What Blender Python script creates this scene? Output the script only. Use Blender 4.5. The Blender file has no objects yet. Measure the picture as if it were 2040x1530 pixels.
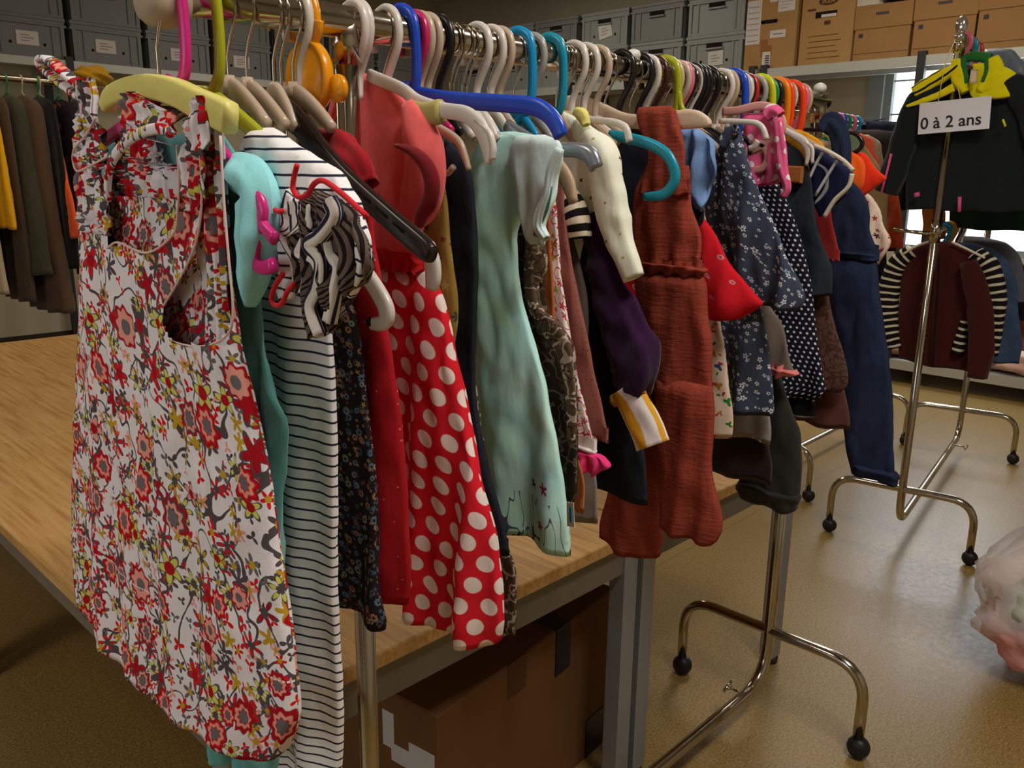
import bpy, math, random
from math import sin, cos, pi, sqrt, atan2, hypot, floor, exp
from mathutils import Vector, Matrix, noise as mnoise

# ------------------------------------------------------------------ camera, world, lights
SC = bpy.context.scene
COL = SC.collection
# world frame: X runs along the long clothes rail, Y away from the aisle (towards the tables), Z up
CAM = Vector((-0.7150, -1.0160, 1.5720))
RGT = Vector((0.69809, -0.71591, 0.01186)); UPV = Vector((0.16199, 0.17417, 0.97130)); FWD = Vector((0.69743, 0.67614, -0.23780))
FPX = 1674.0
cam_data = bpy.data.cameras.new('camera'); cam = bpy.data.objects.new('camera', cam_data); COL.objects.link(cam)
cam_data.sensor_fit = 'HORIZONTAL'; cam_data.sensor_width = 36.0; cam_data.lens = FPX / 2040.0 * 36.0
cam_data.clip_start = 0.02; cam_data.clip_end = 60
FWD.normalize(); RGT = (RGT - FWD * RGT.dot(FWD)).normalized(); UPV = RGT.cross(FWD).normalized()
cam.matrix_world = Matrix(((RGT.x, UPV.x, -FWD.x, CAM.x), (RGT.y, UPV.y, -FWD.y, CAM.y), (RGT.z, UPV.z, -FWD.z, CAM.z), (0, 0, 0, 1)))
SC.camera = cam

w = bpy.data.worlds.new('daylight'); SC.world = w; w.use_nodes = True
bg = w.node_tree.nodes['Background']; bg.inputs[0].default_value = (0.86, 0.93, 1.0, 1); bg.inputs[1].default_value = 3.2

def area(name, loc, target, sx, sy, power, color):
    d = bpy.data.lights.new(name, 'AREA'); d.shape = 'RECTANGLE'; d.size = sx; d.size_y = sy; d.energy = power; d.color = color
    o = bpy.data.objects.new(name, d); COL.objects.link(o); o.location = loc
    o.rotation_euler = (Vector(target) - Vector(loc)).to_track_quat('-Z', 'Y').to_euler()
    return o
# daylight through the windows of the wall behind the camera, ceiling lamps, and one added fill lamp
area('window_light', (-4.3, 0.9, 1.75), (0, 0.9, 1.2), 3.6, 1.5, 36, (0.86, 0.93, 1.0))
area('window_light', (6.70, 1.0, 2.05), (2, 0.2, 0.2), 1.3, 0.75, 34, (0.80, 0.90, 1.0))
area('ceiling_and_fill_light', (0.2, -1.5, 3.62), (0.2, -1.5, 0), 1.4, 0.5, 78, (1.0, 0.95, 0.87))
area('ceiling_and_fill_light', (-2.2, 1.0, 3.62), (-2.2, 1.0, 0), 1.4, 0.5, 26, (1.0, 0.90, 0.74))  # added fill lamp, brightens the dark floor and table at the left
area('ceiling_and_fill_light', (4.2, 1.2, 3.62), (4.2, 1.2, 0), 1.4, 0.5, 58, (1.0, 0.91, 0.76))
area('ceiling_and_fill_light', (1.0, 4.2, 3.62), (1.0, 4.2, 0), 1.4, 0.5, 17, (1.0, 0.80, 0.55))
area('ceiling_and_fill_light', (4.3, 4.6, 3.62), (4.3, 4.6, 0), 1.4, 0.5, 40, (1.0, 0.91, 0.78))
SC.view_settings.view_transform = 'Standard'; SC.view_settings.look = 'None'; SC.view_settings.gamma = 1.0
SC.view_settings.use_curve_mapping = False; SC.view_settings.exposure = -0.25
SC.cycles.max_bounces = 6; SC.cycles.diffuse_bounces = 3; SC.cycles.glossy_bounces = 3
# ------------------------------------------------------------------ helpers
RZ = 1.774          # height of the long rail
def ray(px, py): return FWD + RGT * ((px - 1020) / FPX) - UPV * ((py - 765) / FPX)
def onX(px, py, X): d = ray(px, py); return CAM + d * ((X - CAM.x) / d.x)
def onY(px, py, Y): d = ray(px, py); return CAM + d * ((Y - CAM.y) / d.y)
def onZ(px, py, Z): d = ray(px, py); return CAM + d * ((Z - CAM.z) / d.z)
def proj(p):
    q = Vector(p) - CAM; d = q.dot(FWD); return (1020 + FPX * q.dot(RGT) / d, 765 - FPX * q.dot(UPV) / d)
def railX(px, z=RZ):
    lo, hi = -0.6, 6.0
    for _ in range(40):
        m = (lo + hi) / 2
        if proj((m, 0, z))[0] < px: lo = m
        else: hi = m
    return lo
def lin(c): c /= 255.0; return c / 12.92 if c <= .04045 else ((c + .055) / 1.055) ** 2.4
def rgb(r, g, b, k=1.0): return (min(lin(r) * k, .95), min(lin(g) * k, .95), min(lin(b) * k, .95), 1)

def setp(o, label=None, cat=None, group=None, kind=None):
    if label: o['label'] = label
    if cat: o['category'] = cat
    if group: o['group'] = group
    if kind: o['kind'] = kind
    return o
def thing(name, label, cat, loc=(0, 0, 0), group=None):
    o = bpy.data.objects.new(name, None); COL.objects.link(o); o.location = loc; o.empty_display_size = .05
    o['_loc'] = list(loc); return setp(o, label, cat, group)
def wloc(o):
    v = Vector((0, 0, 0))
    while o is not None: v += o.location; o = o.parent
    return v
def mk(name, geo, mat, parent=None, smooth=True, uvs=None, label=None):
    """one mesh object from (verts, faces[, uvs]); vertices are world coordinates"""
    V, F = geo[0], geo[1]
    if len(geo) > 2: uvs = geo[2]
    off = wloc(parent) if parent is not None else Vector((0, 0, 0))
    me = bpy.data.meshes.new(name)
    me.from_pydata([(v[0] - off.x, v[1] - off.y, v[2] - off.z) for v in V], [], F)
    if uvs is not None:
        lay = me.uv_layers.new(name='UVMap'); li = [0] * len(me.loops); me.loops.foreach_get('vertex_index', li)
        buf = []
        for i in li: buf.extend(uvs[i])
        lay.data.foreach_set('uv', buf)
    if smooth: me.polygons.foreach_set('use_smooth', [True] * len(me.polygons))
    for m in (mat if isinstance(mat, list) else [mat]): me.materials.append(m)
    me.update()
    o = bpy.data.objects.new(name, me); COL.objects.link(o)
    if parent is not None: o.parent = parent
    if label: o['label'] = label
    return o
def join(*gs):
    V, F, U = [], [], []; hasuv = all(len(g) > 2 for g in gs)
    for g in gs:
        n = len(V); V += list(g[0]); F += [tuple(i + n for i in f) for f in g[1]]
        if hasuv: U += list(g[2])
    return (V, F, U) if hasuv else (V, F)
def box(x0, x1, y0, y1, z0, z1, b=0.0):
    if b <= 0:
        V = [(x, y, z) for x in (x0, x1) for y in (y0, y1) for z in (z0, z1)]
        return V, [(0, 1, 3, 2), (4, 6, 7, 5), (0, 4, 5, 1), (2, 3, 7, 6), (0, 2, 6, 4), (1, 5, 7, 3)]
    V, F = [], []; idx = {}
    xs, ys, zs = (x0, x1), (y0, y1), (z0, z1)
    for i in (0, 1):
        for j in (0, 1):
            for k in (0, 1):
                sx, sy, sz = 1 - 2 * i, 1 - 2 * j, 1 - 2 * k
                for a in range(3):
                    p = [xs[i] + sx * b, ys[j] + sy * b, zs[k] + sz * b]; p[a] = (xs[i], ys[j], zs[k])[a]
                    idx[(i, j, k, a)] = len(V); V.append(tuple(p))
    for a in range(3):
        o1, o2 = [q for q in range(3) if q != a]
        for s in (0, 1):
            q = []
            for (p1, p2) in ((0, 0), (1, 0), (1, 1), (0, 1)):
                c = [0, 0, 0]; c[a] = s; c[o1] = p1; c[o2] = p2; q.append(idx[(c[0], c[1], c[2], a)])
            F.append(tuple(q))
    for a in range(3):           # edges running along a
        o1, o2 = [q for q in range(3) if q != a]
        for p1 in (0, 1):
            for p2 in (0, 1):
                c0 = [0, 0, 0]; c0[o1] = p1; c0[o2] = p2; c1 = list(c0); c1[a] = 1
                F.append((idx[(*c0, o1)], idx[(*c1, o1)], idx[(*c1, o2)], idx[(*c0, o2)]))
    for i in (0, 1):
        for j in (0, 1):
            for k in (0, 1): F.append((idx[(i, j, k, 0)], idx[(i, j, k, 1)], idx[(i, j, k, 2)]))
    return V, F
def fillet(pts, r, n=6):
    """round the corners of a 3-D polyline"""
    P = [Vector(p) for p in pts]; out = [P[0]]
    for i in range(1, len(P) - 1):
        a, b = P[i - 1] - P[i], P[i + 1] - P[i]; d = min(r, a.length * .49, b.length * .49)
        p0, p1 = P[i] + a.normalized() * d, P[i] + b.normalized() * d
        for k in range(n + 1):
            t = k / n; out.append(p0 * (1 - t) ** 2 + P[i] * 2 * t * (1 - t) + p1 * t * t)
    out.append(P[-1]); return out
def cr(pts, n=6):
    """Catmull-Rom through points of any dimension"""
    P = [Vector(p) for p in pts]; out = []
    for i in range(len(P) - 1):
        p0 = P[i - 1] if i else P[i] * 2 - P[i + 1]; p1, p2 = P[i], P[i + 1]; p3 = P[i + 2] if i + 2 < len(P) else P[i + 1] * 2 - P[i]
        for k in range(n):
            t = k / n
            out.append(p1 * 1.0 * 0.5 * 2 if k == 0 else (p1 * 2 + (p2 - p0) * t + (p0 * 2 - p1 * 5 + p2 * 4 - p3) * t * t + (p1 * 3 - p0 - p2 * 3 + p3) * t ** 3) * .5)
    out.append(P[-1]); return out
def tube(path, r, n=12, cap=True, closed=False):
    P = [Vector(p) for p in path]; N = len(P); V, F = [], []
    rs = r if isinstance(r, (list, tuple)) else [r] * N
    up = None
    for i in range(N):
        if closed: t = P[(i + 1) % N] - P[i - 1]
        else: t = P[min(i + 1, N - 1)] - P[max(i - 1, 0)]
        t.normalize()
        if up is None:
            up = Vector((0, 0, 1)) if abs(t.z) < .9 else Vector((1, 0, 0))
        up = (up - t * up.dot(t))
        if up.length < 1e-6: up = t.orthogonal()
        up.normalize(); sd = t.cross(up)
        for k in range(n):
            a = 2 * pi * k / n; V.append(tuple(P[i] + (up * cos(a) + sd * sin(a)) * rs[i]))
    for i in range(N if closed else N - 1):
        for k in range(n):
            a, b = i * n + k, i * n + (k + 1) % n; j = ((i + 1) % N) * n
            F.append((a, b, j + (k + 1) % n, j + k))
    if cap and not closed:
        F.append(tuple(range(n - 1, -1, -1))); F.append(tuple((N - 1) * n + k for k in range(n)))
    return V, F
def lathe(prof, origin, axis=(0, 0, 1), n=20):
    """revolve (r, h) pairs about an axis"""
    A = Vector(axis).normalized(); B = A.orthogonal().normalized(); C = A.cross(B); O = Vector(origin); V, F = [], []
    for (r, hh) in prof:
        for k in range(n):
            t = 2 * pi * k / n; V.append(tuple(O + A * hh + (B * cos(t) + C * sin(t)) * r))
    for i in range(len(prof) - 1):
        for k in range(n): F.append((i * n + k, i * n + (k + 1) % n, (i + 1) * n + (k + 1) % n, (i + 1) * n + k))
    F.append(tuple(range(n - 1, -1, -1))); F.append(tuple((len(prof) - 1) * n + k for k in range(n)))
    return V, F
def ball(c, r, sx=1, sy=1, sz=1, nu=16, nv=10):
    V, F = [], []
    for j in range(1, nv):
        for i in range(nu):
            a, b = 2 * pi * i / nu, pi * j / nv; V.append((c[0] + r * sx * sin(b) * cos(a), c[1] + r * sy * sin(b) * sin(a), c[2] + r * sz * cos(b)))
    V.append((c[0], c[1], c[2] + r * sz)); V.append((c[0], c[1], c[2] - r * sz)); T, B = len(V) - 2, len(V) - 1
    for j in range(nv - 2):
        for i in range(nu): F.append((j * nu + i, (j + 1) * nu + i, (j + 1) * nu + (i + 1) % nu, j * nu + (i + 1) % nu))
    for i in range(nu): F.append((T, i, (i + 1) % nu)); F.append((B, (nv - 2) * nu + (i + 1) % nu, (nv - 2) * nu + i))
    return V, F
def strip(X, pts, hw, hd, n=12, sq=2.0, dx=None, smooth_n=5, caps=True):
    """sweep a rounded section along a path of (u, z) lying in the plane x = X; u = -y (towards the aisle).
    hw: half width in the plane, hd: half depth along x, sq: 2 = ellipse, larger = boxier"""
    if smooth_n: pts2 = cr([(p[0], p[1], (hw[i] if isinstance(hw, (list, tuple)) else hw) * 10) for i, p in enumerate(pts)], smooth_n)
    else: pts2 = [Vector((p[0], p[1], (hw[i] if isinstance(hw, (list, tuple)) else hw) * 10)) for i, p in enumerate(pts)]
    N = len(pts2); V, F, U = [], [], []
    sec = []
    for k in range(n):
        a = 2 * pi * (k + .5) / n; ca, sa = cos(a), sin(a)
        sec.append((abs(ca) ** (2 / sq) * (1 if ca > 0 else -1), abs(sa) ** (2 / sq) * (1 if sa > 0 else -1)))
    for i in range(N):
        a, b = pts2[max(i - 1, 0)], pts2[min(i + 1, N - 1)]
        tx, tz = b[0] - a[0], b[1] - a[1]; l = hypot(tx, tz) or 1; nx, nz = -tz / l, tx / l
        ww = pts2[i][2] / 10
        for (c, s) in sec:
            V.append((X + s * hd, -(pts2[i][0] + nx * c * ww), pts2[i][1] + nz * c * ww)); U.append((pts2[i][0] + nx * c * ww + s * hd, pts2[i][1] + nz * c * ww))
    for i in range(N - 1):
        for k in range(n): F.append((i * n + k, i * n + (k + 1) % n, (i + 1) * n + (k + 1) % n, (i + 1) * n + k))
    if caps:
        F.append(tuple(range(n - 1, -1, -1))); F.append(tuple((N - 1) * n + k for k in range(n)))
    return V, F, U
def uz(px, py, X): p = onX(px, py, X); return (-p.y, p.z)
def pxs(pts, X): return [uz(p[0], p[1], X) for p in pts]
def interp(tab, z):
    """tab: [(z, value)] with z decreasing; smooth interpolation"""
    if z >= tab[0][0]: return tab[0][1]
    if z <= tab[-1][0]: return tab[-1][1]
    for i in range(len(tab) - 1):
        if tab[i][0] >= z >= tab[i + 1][0]:
            t = (tab[i][0] - z) / max(tab[i][0] - tab[i + 1][0], 1e-9)
            m0 = (tab[i + 1][1] - tab[i - 1][1]) / max(tab[i - 1][0] - tab[i + 1][0], 1e-9) if i else (tab[i + 1][1] - tab[i][1]) / max(tab[i][0] - tab[i + 1][0], 1e-9)
            m1 = (tab[i + 2][1] - tab[i][1]) / max(tab[i][0] - tab[i + 2][0], 1e-9) if i + 2 < len(tab) else (tab[i + 1][1] - tab[i][1]) / max(tab[i][0] - tab[i + 1][0], 1e-9)
            h = tab[i][0] - tab[i + 1][0]
            s = (tab[i + 1][1] - tab[i][1]) / max(h, 1e-9); lim = 3 * abs(s)
            m0 = max(-lim, min(lim, m0)) if m0 * s > 0 else 0; m1 = max(-lim, min(lim, m1)) if m1 * s > 0 else 0
            return (2 * t ** 3 - 3 * t * t + 1) * tab[i][1] + (t ** 3 - 2 * t * t + t) * h * m0 + (-2 * t ** 3 + 3 * t * t) * tab[i + 1][1] + (t ** 3 - t * t) * h * m1
    return tab[-1][1]
def cloth(X, near, far=1.0, bf=(.012, .03), bb=(.010, .02), folds=(.008, 9), seed=0, nz=46, nt=56, tilt=0.0, wav=.006, sag=0.0, gather=None, px=True, zig=0.0, yc=0.0, full=.62, crump=.0035):
    """a hanging piece of clothing: closed flattened tube in the plane x = X.
    near / far: edge polylines (pixels of the photo on that plane, or (u, z) when px is False); far may be a mirror factor.
    bf / bb: bulge of the front (towards -x) and back at the top and the hem; folds: amplitude at the hem, folds per metre"""
    rnd = random.Random(seed + 17)
    N = pxs(near, X) if px else near
    nt_tab = [(z, u) for (u, z) in N]; nt_tab.sort(key=lambda q: -q[0])
    if isinstance(far, (int, float)):
        ft_tab = [(z, -far * (u + yc) - yc) for (z, u) in nt_tab]
    else:
        FF = pxs(far, X) if px else far; ft_tab = [(z, u) for (u, z) in FF]; ft_tab.sort(key=lambda q: -q[0])
    z0, z1 = nt_tab[0][0], nt_tab[-1][0]; H = z0 - z1
    ph = [rnd.uniform(0, 6.28) for _ in range(6)]; fr = [folds[1] * rnd.uniform(.75, 1.3) for _ in range(3)]
    V, F, U = [], [], []
    rings = nz + 3
    for i in range(rings):
        inner = max(0, i - nz); t = min(i, nz) / nz
        z = z0 - H * t
        un, uf = interp(nt_tab, z), interp(ft_tab, z)
        if i >= nz: un, uf = interp(nt_tab, z1), interp(ft_tab, z1)
        sh = min(1, t * 14 + .02) ** .5
        a, uc = max((un - uf) / 2, .002), (un + uf) / 2
        g = t ** 1.25
        f_, b_ = (bf[0] + (bf[1] * full - bf[0]) * t) * sh, (bb[0] + (bb[1] * full - bb[0]) * t) * sh
        amp = folds[0] * (.18 + .82 * g) * (sh if t < .1 else 1)
        arc = 0; prev = None; row = []
        for k in range(nt + 1):
            th = 2 * pi * k / nt; c, s = cos(th), sin(th)
            q = a * c; q2 = abs(s) ** .62
            u = uc + q
            x = -(f_ * q2) if s >= 0 else b_ * q2
            w1 = sin(2 * pi * fr[0] * u + ph[0] + 1.3 * sin(2.2 * t + ph[3])); w2 = sin(2 * pi * fr[1] * 1.7 * u + ph[1] + 2.0 * t)
            edge = 1 - .35 * abs(c) ** 6
            x += amp * (.68 * w1 + .32 * w2) * edge * (1 if s >= -1e-6 else 1 - .15 * min(1, -s * 3))
            zz = z + (tilt * (u - un) + sag * (abs(s) if s > 0 else .2 * s) + .5 * wav * w1 + (zig * sin(2 * pi * 55 * u) if zig else 0)) * t ** 3
            u2 = u + wav * sin(9 * t + ph[4]) * abs(c) * .6 + (amp * .25 * sin(14 * t + ph[5]) * c)
            if inner: x *= (.90 if inner == 1 else .86); u2 = uc + (u2 - uc) * .988; zz += .004 + .022 * (inner - 1)
            if crump:
                ms = min(1, abs(s) * 2.2); cx = crumple(X + (0 if s >= 0 else 3.0), u, z, seed) * ms; x += crump * cx * sh; u2 += crump * .5 * crumple(X, uc, z, seed) * c
            p = (X + x, -u2, zz)
            if prev is not None: arc += hypot(p[0] - prev[0], p[1] - prev[1])
            prev = p; row.append((p, arc))
        for (p, ar) in row: V.append(p); U.append((ar, p[2]))
    m = nt + 1
    for i in range(rings - 1):
        for k in range(nt): F.append((i * m + k, i * m + k + 1, (i + 1) * m + k + 1, (i + 1) * m + k))
    F.append(tuple(range(nt, 0, -1)))
    return V, F, U
def crumple(a, b, c, seed):
    v = Vector((a * 9 + seed * 3.7, b * 24, c * 11)); n1 = mnoise.noise(v); n2 = mnoise.noise(v * 2.3 + Vector((7, 1, 3)))
    return (1 - 2.4 * abs(n1)) * .8 + n2 * .7
def sleeve(X, path, hw, hd, seed=0, n=26, smooth_n=7, px=True, inner=.06, fold=.05, kf=5, crump=.0045):
    """open flattened tube along a path in the plane x = X with soft folds; hw: half widths (m)"""
    rnd = random.Random(seed); P = pxs(path, X) if px else path
    hd = hd if isinstance(hd, (list, tuple)) else [hd] * len(P)
    hw = hw if isinstance(hw, (list, tuple)) else [hw] * len(P)
    pp = cr([(P[i][0], P[i][1], hw[i] * 10, hd[i] * 10) for i in range(len(P))], smooth_n); N = len(pp)
    ph = [rnd.uniform(0, 6.28) for _ in range(4)]
    V, F, U = [], [], []; L = 0
    idx = list(range(N)) + [N - 1, N - 2, max(N - 5, 0)]
    for q, i in enumerate(idx):
        a, b = pp[max(i - 1, 0)], pp[min(i + 1, N - 1)]; tx, tz = b[0] - a[0], b[1] - a[1]; l = hypot(tx, tz) or 1; nx, nz = -tz / l, tx / l
        if 0 < q < N: L += hypot(pp[i][0] - pp[i - 1][0], pp[i][1] - pp[i - 1][1])
        sc = 1 if q < N else (.93, .90, .85)[q - N]
        t = i / (N - 1); ww, dd = pp[i][2] / 10 * sc, pp[i][3] / 10 * sc
        for k in range(n + 1):
            th = 2 * pi * k / n; c, s = cos(th), sin(th)
            f = 1 + fold * sin(kf * th + ph[0] + 3 * t) + fold * .7 * sin(2 * th + 11 * t + ph[1])
            off = c * ww * f
            cx = crump * min(1, ww / .03) * crumple(c * ww * 2.5 + X, pp[i][0] * .8, pp[i][1] * .9, seed + 5)
            V.append((X - cx * s - abs(s) ** .8 * (1 if s > 0 else -1) * dd * f + fold * .12 * ww * sin(17 * t + ph[2]), -(pp[i][0] + nx * (off + cx * c)), pp[i][1] + nz * (off + cx * c)))
            U.append((th * ww * .8, -L))
    m = n + 1; R = len(idx)
    for i in range(R - 1):
        for k in range(n): F.append((i * m + k, i * m + k + 1, (i + 1) * m + k + 1, (i + 1) * m + k))
    F.append(tuple(range(n, 0, -1)))
    return V, F, U
def pipe_on(X, pts, r, n=8, sm=6): return tube([(p[2] if len(p) > 2 else X, -p[0], p[1]) for p in [tuple(q) for q in cr([(*uz(a[0], a[1], X + (a[2] if len(a) > 2 else 0)), X + (a[2] if len(a) > 2 else 0)) for a in pts], sm)]], r, n)
def sheet(X, rows, nu=24, fold=.004, kf=40, seed=0, thick=.0015, px=True, ns=4, vfold=0):
    """a thin draped panel: rows of (left px, right px) pairs on the plane x = X (each row may carry its own dx)"""
    rnd = random.Random(seed); ph = rnd.uniform(0, 6); R = []
    for row in rows:
        (a, b) = row[0], row[1]; dx = row[2] if len(row) > 2 else 0.0
        A = uz(a[0], a[1], X + dx) if px else a; B = uz(b[0], b[1], X + dx) if px else b
        R.append((A[0], A[1], B[0], B[1])); R[-1] = R[-1] + (dx,)
    D = []
    for i in range(len(R) - 1):
        for k in range(ns):
            t = k / ns; t2 = t * t * (3 - 2 * t); D.append([R[i][j] * (1 - t) + R[i + 1][j] * t for j in range(4)] + [R[i][4] * (1 - t2) + R[i + 1][4] * t2])
    D.append(list(R[-1])); V, F, U = [], [], []
    for side in (0, 1):
        for i, d in enumerate(D):
            for k in range(nu + 1):
                t = k / nu; u = d[0] * (1 - t) + d[2] * t; z = d[1] * (1 - t) + d[3] * t
                x = X + d[4] + fold * sin(2 * pi * kf * u + ph + i * .12) + .5 * fold * sin(2 * pi * kf * 2.3 * u + ph * 2) + vfold * sin(i * 1.1 + ph + 3 * t)
                V.append((x + (thick if side else 0), -u, z)); U.append((u, z))
    m = nu + 1; n1 = len(D) * m
    for i in range(len(D) - 1):
        for k in range(nu):
            a = i * m + k; F.append((a, a + 1, a + m + 1, a + m)); b = n1 + a; F.append((b, b + m, b + m + 1, b + 1))
    for i in range(len(D) - 1):
        for k in (0, nu):
            a = i * m + k; F.append((a, a + m, n1 + a + m, n1 + a))
    for k in range(nu):
        for i in (0, len(D) - 1):
            a = i * m + k; F.append((a, a + 1, n1 + a + 1, n1 + a))
    return V, F, U
# ------------------------------------------------------------------ materials
class Mat:
    def __init__(s, name, rough=.85, spec=.25, metal=0.0):
        s.m = bpy.data.materials.new(name); s.m.use_nodes = True; s.nt = s.m.node_tree; s.nt.nodes.clear()
        s.out = s.nt.nodes.new('ShaderNodeOutputMaterial'); s.b = s.nt.nodes.new('ShaderNodeBsdfPrincipled')
        s.nt.links.new(s.b.outputs[0], s.out.inputs[0])
        s.b.inputs['Roughness'].default_value = rough; s.b.inputs['Metallic'].default_value = metal
        s.b.inputs['Specular IOR Level'].default_value = spec
        s._uv = None
    def lk(s, v, sock):
        if isinstance(v, (int, float)): sock.default_value = v
        elif isinstance(v, (tuple, list)): sock.default_value = v if len(v) == len(sock.default_value) else tuple(v)[:len(sock.default_value)]
        else: s.nt.links.new(v, sock)
    def uv(s):
        if s._uv is None: s._uv = s.nt.nodes.new('ShaderNodeTexCoord')
        return s._uv.outputs['UV']
    def ob(s):
        if s._uv is None: s._uv = s.nt.nodes.new('ShaderNodeTexCoord')
        return s._uv.outputs['Object']
    def f(s, op, a, b=0.0, c=0.0, clamp=False):
        n = s.nt.nodes.new('ShaderNodeMath'); n.operation = op; n.use_clamp = clamp
        s.lk(a, n.inputs[0]); s.lk(b, n.inputs[1]); s.lk(c, n.inputs[2]); return n.outputs[0]
    def v(s, op, a, b=(0, 0, 0)):
        n = s.nt.nodes.new('ShaderNodeVectorMath'); n.operation = op; s.lk(a, n.inputs[0])
        if op == 'SCALE': s.lk(b, n.inputs['Scale'])
        else: s.lk(b, n.inputs[1])
        return n.outputs['Value'] if op in ('LENGTH', 'DISTANCE', 'DOT_PRODUCT') else n.outputs[0]
    def sep(s, v): n = s.nt.nodes.new('ShaderNodeSeparateXYZ'); s.lk(v, n.inputs[0]); return n.outputs
    def comb(s, x, y, z=0.0):
        n = s.nt.nodes.new('ShaderNodeCombineXYZ'); s.lk(x, n.inputs[0]); s.lk(y, n.inputs[1]); s.lk(z, n.inputs[2]); return n.outputs[0]
    def mix(s, fac, a, b):
        n = s.nt.nodes.new('ShaderNodeMix'); n.data_type = 'RGBA'; s.lk(fac, n.inputs[0]); s.lk(a, n.inputs[6]); s.lk(b, n.inputs[7]); return n.outputs[2]
    def noise(s, vec, scale, detail=2, rough=.5, col=False):
        n = s.nt.nodes.new('ShaderNodeTexNoise'); s.lk(vec, n.inputs['Vector']); n.inputs['Scale'].default_value = scale
        n.inputs['Detail'].default_value = detail; n.inputs['Roughness'].default_value = rough; return n.outputs[1 if col else 0]
    def vor(s, vec, scale=1, rand=1.0):
        n = s.nt.nodes.new('ShaderNodeTexVoronoi'); n.voronoi_dimensions = '2D'; s.lk(vec, n.inputs['Vector']); n.inputs['Scale'].default_value = scale
        n.inputs['Randomness'].default_value = rand; return n.outputs
    def ramp(s, fac, stops, const=False):
        n = s.nt.nodes.new('ShaderNodeValToRGB'); e = n.color_ramp.elements; n.color_ramp.interpolation = 'CONSTANT' if const else 'LINEAR'
        while len(e) < len(stops): e.new(.5)
        for i, (p, c) in enumerate(stops): e[i].position = p; e[i].color = c if len(c) == 4 else (*c, 1)
        s.lk(fac, n.inputs[0]); return n.outputs[0]
    def step(s, lo, hi, x):
        n = s.nt.nodes.new('ShaderNodeMapRange'); n.clamp = True; s.lk(x, n.inputs[0]); s.lk(lo, n.inputs[1]); s.lk(hi, n.inputs[2]); return n.outputs[0]
    def color(s, c): s.lk(c, s.b.inputs['Base Color']); return s
    def bump(s, hgt, strength=.3, dist=.002):
        n = s.nt.nodes.new('ShaderNodeBump'); n.inputs['Strength'].default_value = strength; n.inputs['Distance'].default_value = dist
        s.lk(hgt, n.inputs['Height']); s.nt.links.new(n.outputs[0], s.b.inputs['Normal']); return s
    def weave(s, strength=.25, wrinkle=1.0):
        a = s.noise(s.ob(), 900, 1); wv = s.noise(s.v('MULTIPLY', s.ob(), (26, 26, 9)), 1.0, 3, .6)
        s.bump(s.f('ADD', s.f('MULTIPLY', a, .25), s.f('MULTIPLY', wv, 2.2 * wrinkle)), strength, .004); return s
    def flowers(s, base, uvv, scale, size, palette, petals=6, prob=.8, rand=.8, centre=None, depth=.3, outline=None, off=0.0, ring=None):
        p = s.v('ADD', s.v('SCALE', uvv, scale), (off, off * 1.7, 0)); vo = s.vor(p, 1, rand); d = s.v('SUBTRACT', p, vo[2])
        x = s.sep(d); r = s.v('LENGTH', s.comb(x[0], x[1])); ang = s.f('ARCTAN2', x[1], x[0]); rn = s.sep(vo[1])
        lobes = s.f('COSINE', s.f('ADD', s.f('MULTIPLY', ang, float(petals)), s.f('MULTIPLY', rn[0], 20.0)))
        sz = s.f('MULTIPLY', s.f('ADD', s.f('MULTIPLY', rn[2], .55), .62), size)
        rad = s.f('MULTIPLY', sz, s.f('ADD', s.f('MULTIPLY', lobes, depth), 1 - depth))
        q = s.f('DIVIDE', r, s.f('MAXIMUM', rad, .001))
        on = s.f('LESS_THAN', rn[1], prob)
        st = [(i / len(palette), c) for i, c in enumerate(palette)]
        col = s.ramp(rn[0], st, True)
        if outline is not None: col = s.mix(s.step(.74, .82, q), col, outline)
        if ring is not None: col = s.mix(s.f('MULTIPLY', s.step(.40, .46, q), s.f('SUBTRACT', 1.0, s.step(.62, .68, q))), col, ring)
        if centre is not None: col = s.mix(s.f('SUBTRACT', 1.0, s.step(.30, .36, s.f('DIVIDE', r, sz))), col, centre)
        mask = s.f('MULTIPLY', s.f('SUBTRACT', 1.0, s.step(.93, 1.02, q)), on)
        return s.mix(mask, base, col)
    def lines(s, base, uvv, scale, width, col, seed=0.0):
        n = s.noise(s.v('ADD', uvv, (seed, seed, seed)), scale, 1, .4); d = s.f('ABSOLUTE', s.f('SUBTRACT', n, .5))
        return s.mix(s.f('SUBTRACT', 1.0, s.step(width * .8, width, d)), base, col)
MC = {}
def plain(name, c, rough=.85, spec=.2, metal=0.0, weave=0, coat=0.0, trans=0.0, sss=None):
    key = (name, tuple(c), rough)
    if key in MC: return MC[key]
    m = Mat(name, rough, spec, metal)
    if weave:
        t = m.noise(m.ob(), 60, 3); m.color(m.mix(t, tuple(x * .88 for x in c[:3]) + (1,), tuple(min(1, x * 1.1) for x in c[:3]) + (1,))); m.weave(.3, weave)
        m.b.inputs['Sheen Weight'].default_value = .15
    else: m.color(c)
    if coat: m.b.inputs['Coat Weight'].default_value = coat; m.b.inputs['Coat Roughness'].default_value = .12
    if trans: m.b.inputs['Transmission Weight'].default_value = trans
    if sss: m.b.inputs['Subsurface Weight'].default_value = sss; m.b.inputs['Subsurface Radius'].default_value = (.004, .004, .004)
    MC[key] = m.m; return m.m
def fabric(name, r, g, b, k=1.6, wr=1.0): return plain(name, rgb(r, g, b, k), .92, .12, weave=wr)
def plastic(name, r, g, b, k=1.3, rough=.28): return plain(name, rgb(r, g, b, k), rough, .5, sss=.15)
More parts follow.
